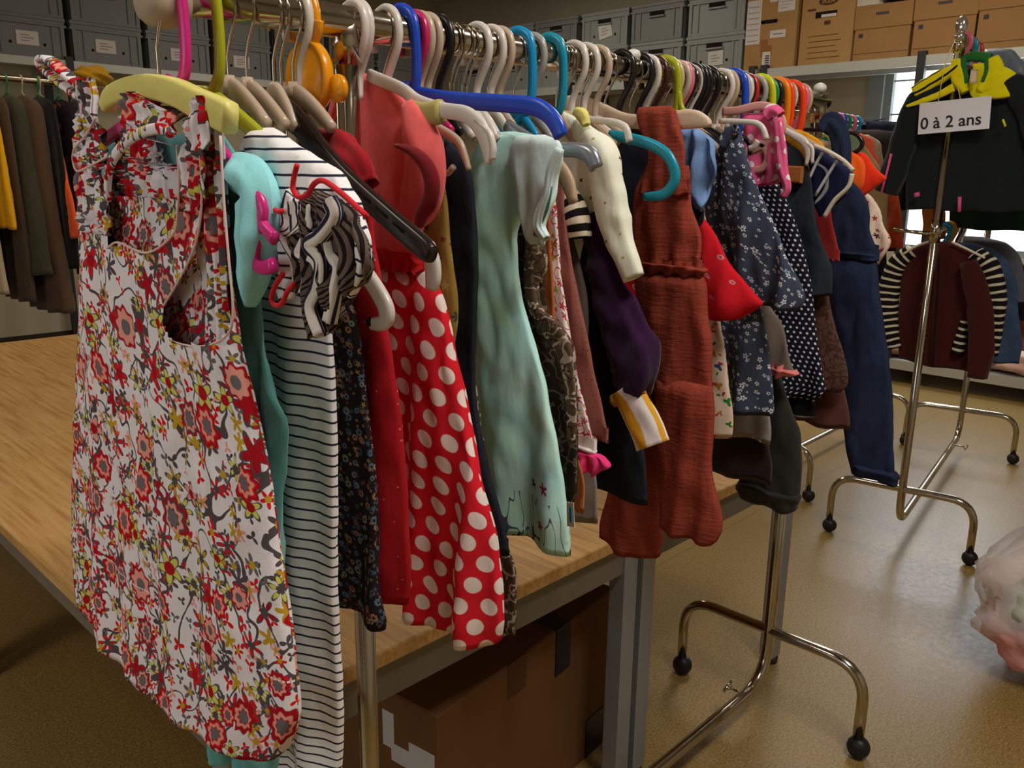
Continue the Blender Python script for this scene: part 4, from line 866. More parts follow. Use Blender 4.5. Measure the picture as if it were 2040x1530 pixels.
mk('body', cloth(XRD, [(690, 300), (724, 340), (742, 480), (762, 560), (782, 700), (794, 860), (800, 1000), (802, 1120), (796, 1212)], bf=(.010, .03), folds=(.018, 8), seed=14, far=.9), M_RED, d)
mk('sleeve', sleeve(XRD - .006, [(640, 288), (680, 306), (712, 336), (728, 372)], [.02, .026, .024, .018], .016, 6, fold=.10), fabric('red_knit', 150, 26, 34, 1.3), d)
t = thing('coat_hanger', 'ivory plastic hanger end with a square slot, under the striped hood', 'hanger', (-.075, 0, RZ), HG); mk('hook', hook_geo(-.075, .0055, .0055, 'S'), PC['white'], t)
armpath(t, -.085, [(640, 480), (690, 505), (728, 545), (758, 590), (771, 622), (764, 643), (742, 645)], [.012, .013, .012, .0125, .0125, .010, .008], PC['white'], .006, 3.5); armpath(t, -.085, [(738, 641), (746, 642)], .006, M_HOLE, .0066, 5, 'slot', 8, 0)
XP = .048; M_CORAL = fabric('coral_jersey', 234, 84, 84, 1.75, .6); M_POLK = dots('red_polka_dots', rgb(196, 28, 40, 1.4), rgb(214, 196, 190, 1.4), .043, .0125)
d = GT('polka_dot_dress', 'coral bodice dress with a red skirt of large white polka dots', 'dress', XP)
mk('bodice', cloth(XP, [(690, 136), (752, 152), (800, 184), (826, 224), (846, 262), (858, 300), (868, 350), (858, 400), (846, 440), (838, 480), (836, 516)], far=[(684, 138), (672, 180), (660, 220), (644, 262), (636, 290), (640, 320), (660, 400), (690, 460), (722, 500), (736, 520)], bf=(.016, .026), bb=(.008, .014), folds=(.009, 10), seed=6, nz=46, nt=64), M_CORAL, d)
mk('sleeve', sleeve(XP - .016, [(812, 210), (832, 262), (846, 330), (836, 400), (812, 440)], [.012, .026, .034, .030, .016], [.008, .016, .020, .018, .01], 2, fold=.05), M_CORAL, d)
mk('sleeve_opening_shade', strip(XP - .046, pxs([(794, 290), (822, 302), (848, 328), (861, 364), (857, 400), (842, 426), (834, 452)], XP - .046), [.003, .007, .011, .013, .012, .010, .004], .008, 12, 2), fabric('coral_inside_shade', 120, 22, 30, 1.0), d)  # dark red crescent, shade of the sleeve opening put into its colour
mk('neck_band', pipe_on(XP - .018, [(690, 138), (676, 180), (664, 222), (648, 264), (638, 292)], .0042, 8), M_CORAL, d)
mk('waistband', cloth(XP, [(838, 500), (846, 514), (840, 528), (852, 545)], far=[(726, 500), (738, 514), (734, 528), (728, 545)], bf=(.024, .03), bb=(.014, .016), folds=(.007, 60), seed=2, nz=14, nt=90), fabric('red_shirring', 186, 30, 30, 1.3), d)
mk('skirt', cloth(XP, [(852, 536), (866, 560), (884, 610), (904, 690), (924, 780), (944, 880), (964, 980), (984, 1080), (996, 1170), (1000, 1240), (990, 1282)], far=[(722, 536), (748, 580), (770, 640), (784, 760), (786, 900), (784, 1050), (784, 1160), (800, 1240), (830, 1290)], bf=(.020, .050), bb=(.012, .02), folds=(.017, 9), seed=18, nz=64, nt=96, sag=-.012), M_POLK, d)
t = thing('coat_hanger', 'white plastic hanger tip showing below the black slotted hanger', 'hanger', (.012, 0, RZ), HG); mk('hook', hook_geo(.012, .0055, .0055, 'S'), PC['white'], t)
armpath(t, -.01, [(790, 440), (835, 480), (858, 510), (863, 548), (860, 576)], [.010, .012, .013, .0135, .009], PC['white'], .006, 3)

# ---- yellow flower garment, dark jeans, patterned leggings, mint dress
G('flower_blouse', 'mustard flower print garment in a narrow strip left of the black trousers', 'blouse', .085, [(800, 236), (850, 300), (878, 360), (892, 420), (904, 520), (908, 620), (906, 690)], m_print('mustard_flowers', rgb(140, 112, 54, 1.2), [(46, .40, [rgb(70, 70, 60), rgb(120, 60, 40), rgb(170, 150, 90)], 5, .6, .9, None, .3)]), seed=41, folds=(.008, 8))
M_BLK = denim('black_denim', rgb(26, 27, 36, 1.0), .3)
G('trousers', 'long black denim trousers hanging left of the mint dress', 'trousers', .125, [(860, 262), (900, 284), (936, 330), (944, 480), (946, 640), (950, 800), (968, 900), (990, 1000), (1004, 1080), (1008, 1110)], M_BLK, bf=(.016, .018), folds=(.006, 8), seed=42, far=.7)
M_BRN = m_print('brown_scroll_print', rgb(92, 74, 58, 1.1), [(40, .36, [rgb(196, 180, 164), rgb(150, 130, 112)], 3, .6, .9, None, .5)], [(30, .03, rgb(190, 172, 156), 2.0), (44, .02, rgb(60, 48, 38), 5.0)])
G('leggings', 'brown scroll patterned leggings ending just below the mint dress', 'leggings', .165, [(920, 280), (930, 400), (936, 700), (962, 900), (1000, 1060), (1026, 1140), (1028, 1200), (1026, 1270)], m_print('grey_brown_scroll', rgb(72, 58, 46, 1.1), [(44, .34, [rgb(160, 146, 130)], 3, .5, .9, None, .5)], [(36, .035, rgb(160, 146, 130), 2.0)]), bf=(.012, .014), folds=(.004, 9), seed=43, far=.4)
XMD = .25; M_MINT = m_tie()
d = GT('mint_dress', 'mint and blue tie dye dress with a frayed cap sleeve', 'dress', XMD)
mk('body', cloth(XMD, [(1020, 262), (1076, 268), (1104, 284), (1090, 330), (1056, 400), (1028, 470), (1034, 560), (1054, 660), (1076, 740), (1098, 840), (1118, 920), (1132, 1000), (1140, 1060), (1141, 1106)], far=[(972, 262), (950, 290), (938, 330), (936, 420), (940, 540), (946, 660), (952, 780), (960, 880), (975, 980), (990, 1060), (1004, 1112)], bf=(.016, .030), bb=(.010, .016), folds=(.013, 7), seed=44, nz=60, nt=72, zig=.0), M_MINT, d)
M_MINTP = fabric('mint_sleeve', 172, 220, 208, 1.8, 1.3)
mk('sleeve', cloth(XMD - .016, [(1084, 268), (1114, 282), (1122, 320), (1112, 350), (1104, 388), (1094, 430), (1092, 470), (1078, 492)], far=[(1030, 266), (1022, 300), (1026, 360), (1034, 400), (1042, 440), (1050, 470), (1062, 490)], bf=(.012, .018), bb=(.004, .006), folds=(.010, 18), seed=45, nz=34, nt=48), M_MINTP, d)
mk('sleeve_frill', sleeve(XMD - .034, [(1116, 296), (1100, 340), (1092, 384), (1078, 420), (1074, 452), (1088, 476)], [.006, .008, .007, .008, .009, .006], .006, 7, fold=.16, kf=7), M_MINTP, d)
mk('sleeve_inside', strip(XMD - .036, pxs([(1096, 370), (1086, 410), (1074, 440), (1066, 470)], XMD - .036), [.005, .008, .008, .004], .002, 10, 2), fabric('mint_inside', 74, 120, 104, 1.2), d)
mk('care_tag', sheet(XMD - .02, [((1129, 1000), (1142, 1002)), ((1130, 1048), (1144, 1050))], 4, .0004, 20, 1), M_PAPER, d); mk('tag_print', sheet(XMD - .022, [((1134, 1010), (1138, 1011)), ((1135, 1040), (1139, 1041))], 4, .0003, 20, 1), plain('teal_ink', rgb(30, 130, 160), .8), d)
XRB = .30
d = GT('ruffle_blouse', 'brown and white scroll print blouse with a wavy front ruffle', 'blouse', XRB)
mk('body', cloth(XRB, [(1040, 290), (1060, 330), (1080, 420), (1084, 540), (1096, 640), (1116, 720), (1136, 800), (1146, 880), (1148, 980), (1138, 1010)], bf=(.010, .024), folds=(.010, 8), seed=46, far=.8), m_print('dark_brown_scroll', rgb(52, 40, 34, 1.0), [(50, .34, [rgb(120, 106, 96), rgb(90, 80, 60)], 4, .55, .9, None, .4)], [(30, .02, rgb(110, 96, 86), 2.0)]), d)
mk('ruffle', sleeve(XRB - .02, [(1064, 500), (1058, 560), (1070, 620), (1096, 655), (1124, 690), (1134, 740), (1140, 820), (1138, 880)], [.012, .012, .013, .016, .015, .012, .011, .008], .006, 9, fold=.14, kf=4), M_BRN, d)
mk('sleeve', sleeve(XRB - .012, [(1066, 470), (1068, 520), (1062, 560)], [.016, .020, .014], .012, 10), M_BRN, d)
XLG = .355; M_PINKF = m_print('white_pink_flower_print', rgb(214, 196, 196, 1.5), [(55, .42, [rgb(206, 60, 66), rgb(200, 90, 130), rgb(206, 130, 50), rgb(170, 180, 70)], 5, .7, .9, None, .35)], [(40, .02, rgb(200, 60, 60), 2.0)])
d = GT('flower_leggings', 'white leggings with pink and orange flowers and a bright pink frill', 'leggings', XLG)
mk('leg', cloth(XLG, [(1090, 300), (1104, 420), (1116, 540), (1134, 660), (1150, 760), (1168, 850), (1182, 905)], bf=(.010, .012), folds=(.004, 8), seed=47, far=.3), M_PINKF, d)
mk('cuff', cloth(XLG - .002, [(1180, 892), (1186, 906)], far=[(1140, 896), (1146, 912)], bf=(.014, .014), folds=(.002, 8), seed=1, nz=4), fabric('white_cuff', 210, 200, 196, 1.5), d)
mk('frill', cloth(XLG - .002, [(1186, 904), (1208, 916), (1212, 928), (1190, 946)], far=[(1150, 906), (1148, 930), (1150, 950)], bf=(.012, .02), bb=(.010, .014), folds=(.010, 44), seed=48, nz=14, nt=60), fabric('hot_pink_frill', 216, 50, 110, 1.5), d)
G('cardigan', 'dusty rose cardigan edge with fine dots, right of the flower leggings', 'cardigan', .385, [(1110, 300), (1124, 400), (1142, 520), (1160, 640), (1180, 740), (1198, 820), (1213, 886)], m_print('dusty_rose_dots', rgb(140, 84, 74, 1.2), [(80, .12, [rgb(90, 50, 46)], 4, .6, .7, None, .1)]), bf=(.010, .02), folds=(.006, 8), seed=49, far=.7)
G('grey_dress', 'pale grey dress hem hanging below the pink frill', 'dress', .40, [(1100, 300), (1120, 500), (1150, 800), (1182, 960), (1186, 1046)], fabric('pale_grey_jersey', 140, 128, 122, 1.2), bf=(.008, .014), folds=(.006, 8), seed=50, far=.5)
G('orange_skirt', 'orange garment glimpsed under the pink frill and ruffle blouse', 'skirt', .325, [(1080, 320), (1104, 600), (1130, 860), (1158, 960), (1160, 1028)], fabric('burnt_orange', 170, 92, 40, 1.2), bf=(.008, .012), folds=(.006, 8), seed=51, far=.5)
G('taupe_sweater', 'taupe long sleeved top in shadow between the rose cardigan and the purple coat', 'top', .42, [(1110, 320), (1130, 420), (1150, 520), (1168, 620), (1172, 700), (1166, 720)], fabric('taupe_jersey', 96, 80, 72, 1.1), seed=52, folds=(.006, 8), far=.8)
o = mk('striped_sleeve', sleeve(.405, [(1110, 378), (1130, 400), (1146, 440), (1150, 475)], [.018, .026, .026, .022], .02, 11), stripes('black_cream_stripes', rgb(190, 174, 152, 1.3), rgb(24, 20, 20), .021, .55)); setp(o, 'short sleeve with bold black and cream stripes below the tan hanger tip', 'top', GR); o.name = 'tshirt'
XPC = .45; M_PUR = fabric('purple_nylon', 50, 20, 56, 1.0, 2.2); M_PURD = fabric('plum_cloth', 30, 16, 28, 1.2)
d = GT('coat', 'dark purple padded coat with a turned back striped cuff', 'coat', XPC)
mk('body', cloth(XPC, [(1150, 340), (1180, 400), (1196, 460), (1206, 600), (1218, 720), (1226, 800)], bf=(.016, .026), folds=(.010, 8), seed=53, far=.8), M_PURD, d)
mk('sleeve', sleeve(XPC - .012, [(1172, 430), (1194, 500), (1218, 580), (1244, 650), (1262, 710), (1264, 752), (1252, 782)], [.018, .024, .029, .036, .043, .041, .024], [.010, .014, .016, .018, .022, .022, .012], 13, fold=.13, kf=4, crump=.011), M_PUR, d)
mk('cuff', sleeve(XPC - .016, [(1248, 772), (1262, 800), (1284, 846), (1300, 888)], [.026, .029, .032, .034], .016, 14, fold=.02), stripes('yellow_pink_stripe_lining', rgb(206, 196, 196, 1.5), rgb(196, 142, 40, 1.4), .046, .42, 0), d)
mk('cuff_trim', sleeve(XPC - .020, [(1222, 800), (1248, 788), (1280, 772)], .010, .008, 15, fold=.08), fabric('mustard_trim', 170, 124, 30, 1.3), d)
G('jeans', 'dark blue jeans leg with a turned hem, left of the rust jumpsuit', 'jeans', .475, [(1150, 330), (1200, 420), (1240, 600), (1264, 780), (1280, 880), (1284, 960), (1284, 1004)], denim('dark_blue_denim', rgb(24, 32, 42, 1.0), .5), bf=(.016, .018), folds=(.004, 8), seed=54, far=.5)
XCB = .44; M_CREAM = m_print('cream_blouse_print', rgb(224, 208, 186, 1.6), [(30, .12, [rgb(180, 90, 40), rgb(110, 50, 50), rgb(190, 160, 60), rgb(150, 60, 60)], 4, .5, .95, None, .3)], wr=1.5)
d = GT('blouse', 'cream blouse with scattered tiny motifs, its long sleeve hanging straight', 'blouse', XCB)
mk('body', cloth(XCB, [(1124, 222), (1160, 240), (1192, 264), (1206, 320), (1200, 400), (1180, 440), (1160, 520)], far=[(1116, 224), (1100, 260), (1100, 320), (1110, 400), (1116, 470), (1120, 520)], bf=(.010, .018), folds=(.008, 10), seed=55, nz=30), M_CREAM, d)
mk('sleeve', sleeve(XCB - .012, [(1168, 268), (1196, 310), (1212, 380), (1226, 450), (1246, 510), (1262, 554)], [.014, .028, .029, .027, .022, .018], [.01, .018, .018, .016, .014, .012], 16, fold=.06), M_CREAM, d)
mk('collar', sleeve(XCB - .016, [(1148, 222), (1160, 232), (1168, 250)], [.008, .011, .006], .008, 17), fabric('yellow_cream_collar', 206, 196, 110, 1.5), d)

# ---- rust jumpsuit
XJ = .565; M_RUST = m_muslin(rgb(140, 62, 48, 1.25))
d = GT('jumpsuit', 'rust red muslin jumpsuit with a wide strap over the beech hanger', 'jumpsuit', XJ)
mk('strap', cloth(XJ - .012, [(1336, 210), (1346, 222), (1354, 270), (1364, 330), (1372, 390)], far=[(1276, 212), (1271, 226), (1284, 280), (1290, 330), (1276, 400)], bf=(.010, .012), bb=(.024, .010), folds=(.004, 25), seed=56, nz=30), M_RUST, d)
mk('bodice', cloth(XJ, [(1368, 330), (1378, 400), (1388, 460), (1398, 520), (1402, 545)], far=[(1286, 330), (1270, 390), (1262, 450), (1264, 520), (1270, 545)], bf=(.014, .026), folds=(.008, 16), seed=57, nz=30), M_RUST, d)
mk('waistband', cloth(XJ, [(1396, 530), (1404, 542), (1398, 552)], far=[(1264, 530), (1262, 545), (1268, 556)], bf=(.030, .030), bb=(.02, .02), folds=(.006, 30), seed=58, nz=10, nt=72), M_RUST, d)
mk('hip', cloth(XJ, [(1398, 548), (1408, 580), (1412, 660), (1416, 740), (1418, 800)], far=[(1268, 550), (1276, 620), (1262, 700), (1240, 780)], bf=(.026, .030), bb=(.016, .02), folds=(.009, 9), seed=59, nz=30, nt=64), M_RUST, d)
mk('trouser_leg', cloth(XJ - .014, [(1416, 770), (1420, 860), (1420, 940), (1430, 1010), (1437, 1060), (1430, 1078)], far=[(1306, 770), (1310, 860), (1312, 960), (1316, 1040), (1318, 1094)], bf=(.018, .032), folds=(.009, 12), seed=60, nz=36, sag=-.012), M_RUST, d)
mk('trouser_leg', cloth(XJ + .02, [(1350, 760), (1330, 860), (1322, 960), (1316, 1060), (1316, 1112)], far=[(1250, 760), (1232, 860), (1214, 960), (1200, 1040), (1196, 1080)], bf=(.018, .032), folds=(.009, 12), seed=61, nz=36, sag=-.012), M_RUST, d)

# ---- behind the jumpsuit
G('navy_sweater', 'navy top mostly hidden, showing inside the curl of the teal hanger arm', 'sweater', .645, [(1282, 226), (1310, 240), (1336, 270), (1350, 330), (1352, 420), (1350, 500)], fabric('navy_jersey', 30, 34, 48, 1.1), bf=(.012, .02), folds=(.008, 12), seed=163, far=1.15)
M_LDEN = denim('light_blue_denim', rgb(84, 108, 146, 1.2), .8); XLD = .70
d = GT('denim_jacket', 'small faded light blue denim piece under the bare beech hanger end', 'jacket', XLD)
mk('body', cloth(XLD, [(1396, 256), (1412, 290), (1416, 330), (1410, 370), (1400, 402), (1386, 420)], far=[(1340, 256), (1340, 300), (1346, 360), (1354, 420)], bf=(.014, .022), folds=(.034, 30), seed=62, nz=54, crump=.016), M_LDEN, d)
G('dark_skirt', 'near black garment below the faded denim piece', 'skirt', .715, [(1380, 330), (1396, 400), (1400, 440), (1380, 470)], fabric('near_black_cloth', 26, 26, 32, 1.0), bf=(.012, .02), folds=(.008, 12), seed=63, far=.7)
M_REDM = m_print('red_motif_cotton', rgb(186, 24, 34, 1.3), [(24, .15, [rgb(206, 120, 126), rgb(200, 140, 146)], 2, .6, .9, rgb(186, 40, 50), .18)])
G('red_flared_dress', 'bright red flared dress with pale scattered motifs, right of the rust jumpsuit', 'dress', .74, [(1372, 330), (1390, 420), (1420, 460), (1448, 510), (1476, 550), (1502, 590), (1515, 606), (1470, 634)], M_REDM, bf=(.014, .05), folds=(.010, 8), seed=64, far=.6, tilt=.10)
G('fruit_print_dress', 'white dress with red and green fruit print below the red flared dress', 'dress', .765, [(1390, 340), (1420, 560), (1436, 640), (1448, 710), (1454, 780), (1457, 840), (1452, 874)], m_print('fruit_print', rgb(190, 170, 152, 1.5), [(36, .34, [rgb(190, 40, 40), rgb(40, 130, 50), rgb(200, 60, 60), rgb(60, 80, 130), rgb(190, 130, 40)], 3, .65, .95, None, .3), (50, .26, [rgb(50, 120, 50), rgb(190, 60, 60)], 2, .5, .95, None, .3, None, 5.0)]), bf=(.010, .02), folds=(.006, 8), seed=65, far=.5)
XNV = .83; M_NVF = m_print('slate_flower_cotton', rgb(56, 62, 78, 1.35), [(50, .30, [rgb(206, 208, 216, 1.2), rgb(190, 194, 206), rgb(160, 180, 196)], 5, .5, 1.0, rgb(90, 96, 110), .25), (58, .27, [rgb(206, 208, 214, 1.1)], 5, .45, 1.0, rgb(80, 86, 100), .25, None, 6.0), (64, .22, [rgb(196, 200, 208)], 5, .4, 1.0, None, .25, None, 16.0)], wr=1.6)
d = GT('slate_flower_dress', 'slate blue dress with small white flowers and a wide cape sleeve', 'dress', XNV)
mk('body', cloth(XNV, [(1462, 252), (1476, 270), (1486, 330), (1496, 420), (1508, 540), (1518, 640), (1528, 720), (1538, 790), (1540, 832)], far=[(1442, 262), (1424, 310), (1408, 380), (1412, 440), (1424, 540), (1434, 640), (1444, 720), (1450, 780), (1452, 822)], bf=(.014, .030), folds=(.012, 9), seed=66, nz=54, nt=64), M_NVF, d)
mk('sleeve', cloth(XNV - .022, [(1464, 262), (1478, 300), (1498, 350), (1520, 400), (1546, 450), (1566, 500), (1584, 550), (1598, 596), (1590, 616)], far=[(1446, 272), (1436, 340), (1440, 420), (1460, 500), (1484, 580), (1498, 620), (1508, 642)], bf=(.012, .030), bb=(.006, .014), folds=(.014, 12), seed=67, nz=46, nt=60, tilt=.05), M_NVF, d)
mk('shoulder_roll', sleeve(XNV - .03, [(1440, 292), (1452, 270), (1468, 256)], [.010, .014, .010], .012, 18), M_NVF, d)
G('grey_tunic', 'light grey jersey hem below the slate flower dress', 'tunic', .868, [(1430, 330), (1480, 600), (1520, 780), (1538, 850), (1538, 884)], fabric('light_grey_jersey', 128, 122, 114, 1.25), bf=(.012, .020), folds=(.006, 8), seed=68, far=.4)
G('brown_trousers', 'very dark brown trousers below the grey jersey hem', 'trousers', .885, [(1430, 330), (1480, 700), (1520, 860), (1536, 930), (1532, 966)], fabric('dark_brown_twill', 42, 32, 30, 1.1), bf=(.016, .022), folds=(.008, 8), seed=69, far=.4)
G('tiered_dress', 'grey tiered dress with a salmon edge, left of the navy dotted dress', 'dress', .90, [(1466, 330), (1530, 600), (1550, 640), (1566, 690), (1580, 730), (1590, 742), (1560, 754)], fabric('taupe_grey_tulle', 104, 92, 84, 1.3), bf=(.010, .024), folds=(.008, 14), seed=70, far=.6)
o = mk('salmon_hem', cloth(.90, [(1588, 738), (1592, 744), (1570, 752)], far=[(1536, 748), (1536, 752), (1536, 760)], bf=(.026, .026), folds=(.006, 30), seed=71, nz=8), fabric('salmon_edge', 196, 110, 106, 1.4)); setp(o, 'salmon pink ribbed garment edge under the grey tiered dress', 'top', GR); o.name = 'sweater'
XPK = .94; M_PKD = dots('pink_white_dots', rgb(206, 86, 130, 1.4), rgb(222, 200, 206, 1.4), .036, .0065)
d = GT('pink_top', 'bright pink top with white dots and a dangling tie, inside the velvet hanger loop', 'top', XPK)
mk('body', cloth(XPK, [(1530, 224), (1552, 236), (1556, 280), (1560, 320), (1558, 352), (1530, 372)], far=[(1482, 230), (1478, 280), (1490, 330), (1506, 374)], bf=(.014, .024), folds=(.010, 16), seed=72, nz=30), M_PKD, d)
mk('tie', sleeve(XPK - .02, [(1548, 236), (1554, 290), (1560, 340), (1568, 372), (1562, 392)], [.010, .011, .009, .008, .006], .007, 19, fold=.14), M_PKD, d)
mk('bow', sleeve(XPK - .02, [(1526, 232), (1540, 222), (1554, 232)], [.010, .013, .010], .010, 20, fold=.12), M_PKD, d)
G('navy_dotted_dress', 'navy dress covered in tiny white dots, hem edged with white lines', 'dress', .985, [(1530, 330), (1560, 380), (1584, 440), (1602, 520), (1618, 600), (1630, 680), (1640, 740), (1646, 776), (1622, 800)], dots('navy_pin_dots', rgb(24, 26, 40, 1.1), rgb(190, 190, 196, 1.3), .0135, .0026), bf=(.014, .032), folds=(.010, 9), seed=73, nz=50, far=.6)
o = mk('black_skirt', cloth(1.0, [(1560, 700), (1604, 790), (1622, 806), (1620, 832)], far=.5, bf=(.02, .03), folds=(.008, 10), seed=74), stripes('black_white_edge', rgb(24, 24, 28), rgb(180, 176, 170), .045, .10)); setp(o, 'black skirt edge with thin white lines below the navy dotted dress', 'skirt', GR)
M_OLV = fabric('dark_olive_twill', 42, 42, 36, 1.2, 1.5); XOL = .93
d = GT('olive_trousers', 'dark olive trousers hanging lowest, right in front of the far chrome post', 'trousers', XOL)
mk('leg', cloth(XOL, [(1470, 340), (1540, 700), (1580, 820), (1596, 860), (1596, 930), (1588, 990), (1578, 1016)], far=[(1440, 340), (1450, 700), (1466, 850), (1474, 930), (1476, 990)], bf=(.022, .032), bb=(.016, .02), folds=(.008, 9), seed=75, nz=50), M_OLV, d)
mk('hem', cloth(XOL, [(1590, 984), (1594, 1000), (1576, 1020)], far=[(1472, 962), (1474, 984), (1500, 996)], bf=(.036, .036), bb=(.02, .02), folds=(.006, 14), seed=76, nz=8), M_OLV, d)
M_DDN = denim('charcoal_denim', rgb(32, 36, 44, 1.0), .4)
G('charcoal_dungarees', 'charcoal denim dungarees right of the brown clip pad', 'dungarees', 1.06, [(1560, 280), (1590, 300), (1612, 350), (1624, 420), (1640, 480), (1652, 540), (1656, 592)], M_DDN, bf=(.014, .020), folds=(.008, 9), seed=77, far=.6)
G('brown_cord_skirt', 'brown corduroy pinafore below the charcoal denim', 'pinafore', 1.085, [(1590, 330), (1640, 500), (1656, 600), (1668, 660), (1682, 730), (1684, 770), (1670, 784)], m_print('brown_corduroy', rgb(88, 62, 52, 1.2), [], [(60, .05, rgb(70, 48, 40), 2.0)]), bf=(.014, .030), folds=(.006, 9), seed=78, far=.5)
G('russet_skirt', 'russet brown skirt hem low beside the blue dungarees', 'skirt', 1.12, [(1600, 330), (1650, 600), (1674, 740), (1690, 830), (1690, 858)], fabric('russet_cloth', 84, 50, 42, 1.2), bf=(.014, .030), folds=(.008, 9), seed=79, far=.5)
G('red_small_top', 'dark red top sliver between charcoal and blue denim', 'top', 1.15, [(1600, 330), (1640, 380), (1658, 440), (1668, 500), (1670, 522)], fabric('dark_red_jersey', 140, 36, 34, 1.3), bf=(.010, .016), folds=(.006, 9), seed=80, far=.6)
XNS = 1.10; M_NST = stripes('navy_wide_white_stripes', rgb(30, 36, 64, 1.2), rgb(186, 190, 200, 1.3), .060, .13, 0)
d = GT('striped_cardigan', 'navy cardigan sleeve with widely spaced white stripes and a pale edge', 'cardigan', XNS)
mk('sleeve', cloth(XNS - .02, [(1632, 292), (1660, 312), (1694, 336), (1700, 350), (1690, 376), (1668, 408), (1640, 434)], far=[(1618, 294), (1616, 330), (1616, 370), (1622, 400), (1634, 430)], bf=(.014, .024), bb=(.01, .012), folds=(.005, 12), seed=81, nz=34), M_NST, d)
for q_ in ([(1638, 304), (1624, 330), (1612, 356)], [(1667, 320), (1646, 354), (1624, 390)]): mk('white_stripe', strip(XNS - .040, pxs(q_, XNS - .040), .0034, .003, 8, 2, smooth_n=4), fabric('pale_stripe', 186, 190, 200, 1.3), d)
mk('edge_band', sleeve(XNS - .046, [(1622, 290), (1650, 302), (1680, 320), (1700, 340)], .0040, .004, 21, fold=.03), fabric('oatmeal_edge', 190, 180, 164, 1.4), d)
mk('edge_band', sleeve(XNS - .046, [(1698, 346), (1690, 372), (1662, 400), (1642, 432)], .0044, .004, 22, fold=.03), fabric('oatmeal_edge', 190, 180, 164, 1.4), d)
XDG = 1.27; M_BDN = denim('blue_denim', rgb(24, 34, 60, 1.0), .35)
d = GT('blue_dungarees', 'long dark blue denim dungarees nearly reaching the caster, last long piece on the rail', 'dungarees', XDG)
mk('bib', cloth(XDG, [(1692, 352), (1716, 384), (1732, 440), (1742, 490), (1746, 512)], far=[(1664, 356), (1656, 400), (1654, 460), (1656, 512)], bf=(.018, .022), folds=(.005, 9), seed=82, nz=26), M_BDN, d)
mk('waistband', cloth(XDG, [(1744, 504), (1748, 520)], far=[(1654, 504), (1656, 522)], bf=(.026, .026), folds=(.003, 9), seed=83, nz=6), M_BDN, d)
mk('trouser_leg', cloth(XDG, [(1746, 516), (1756, 600), (1766, 700), (1774, 800), (1780, 880), (1786, 940), (1787, 962)], far=[(1656, 516), (1662, 620), (1668, 720), (1680, 820), (1692, 900), (1702, 956), (1706, 984)], bf=(.024, .026), bb=(.02, .02), folds=(.007, 9), seed=84, nz=50, nt=64), M_BDN, d)
mk('turn_up', cloth(XDG, [(1785, 940), (1788, 950), (1787, 966)], far=[(1702, 960), (1704, 972), (1708, 986)], bf=(.031, .031), bb=(.025, .025), folds=(.003, 9), seed=85, nz=6), M_BDN, d)
mk('shoulder_strap', sleeve(XDG - .02, [(1640, 262), (1656, 244), (1668, 262), (1676, 300), (1680, 350)], [.014, .020, .022, .018, .014], .008, 23, fold=.16), M_BDN, d)
G('red_tee', 'orange red T-shirt sleeve pointing right, before the far post', 'T-shirt', 1.36, [(1690, 300), (1716, 304), (1736, 322), (1756, 344), (1766, 354), (1742, 372), (1716, 396)], fabric('orange_red_jersey', 214, 50, 22, 1.4), far=[(1670, 304), (1664, 350), (1672, 400)], bf=(.014, .020), folds=(.006, 12), seed=86, nz=30)
o = mk('orange_sleeve', sleeve(1.30, [(1680, 310), (1698, 330), (1700, 360), (1690, 384)], [.018, .026, .026, .018], .016, 24), fabric('orange_knit', 216, 84, 20, 1.4)); setp(o, 'orange rounded sleeve tucked behind the striped cardigan', 'top', GR); o.name = 'sweater'
XWB = 1.42; M_WBF = m_print('white_blossom_print', rgb(206, 184, 166, 1.4), [(44, .36, [rgb(120, 60, 40), rgb(190, 120, 60), rgb(70, 50, 60), rgb(170, 60, 70)], 5, .65, .95, None, .3)], wr=1.6)
d = GT('blossom_blouse', 'crinkled white blouse with small dark blossoms, last on the rail', 'blouse', XWB)
mk('body', cloth(XWB, [(1712, 378), (1736, 392), (1754, 420), (1762, 450), (1770, 478), (1764, 510), (1752, 530)], far=[(1690, 384), (1690, 440), (1700, 500), (1720, 540)], bf=(.016, .024), folds=(.014, 22), seed=87, nz=34), M_WBF, d)
G('mustard_top', 'mustard yellow shoulder peeping over the pale wooden hanger', 'top', 1.19, [(1590, 258), (1620, 270), (1642, 286), (1646, 320), (1640, 340)], fabric('mustard_jersey', 196, 136, 18, 1.4), far=.6, bf=(.010, .012), folds=(.004, 9), seed=88, nz=20)
# ------------------------------------------------------------------ the tall rack at the right
def onR2(X): return .165 + (X - 2.96) * .1512
def hook_on(name, label, X, y, z, col, group, rr, arms=True, hw=.006):
    t = thing(name, label, 'hanger', (X, y, z), group)
    V, F, _ = hook_geo(X, hw, min(hw, .0055), 'S' if hw > .003 else 'W', -.095, z, rr); mk('hook', ([(a, b + y, c) for a, b, c in V], F), PC[col], t)
    if arms: V, F, _ = arms_geo(X, .15, .08, .008, .005, z - .095); mk('arms', ([(a, b + y, c) for a, b, c in V], F), PC[col], t)
    return t
H2 = 'hangers on the tall right rack'
for X, c, l in ((3.02, 'pink', 'coral pink hook nearest the shiny top of the tall rack'), (3.16, 'teal', 'teal hook right behind the coral pink one on the tall rack'), (3.24, 'beige', 'cream hook between teal and red on the tall rack'), (3.30, 'red', 'red pink hook third along the tall rack'), (3.38, 'white', 'whitish hook beyond the red pink one on the tall rack'), (3.62, 'red', 'small red hook at the right picture edge')):
    hook_on('coat_hanger', l, X, onR2(X), RH, c, H2, .017, True, .0095 if c in ('pink', 'teal', 'red') else .006)
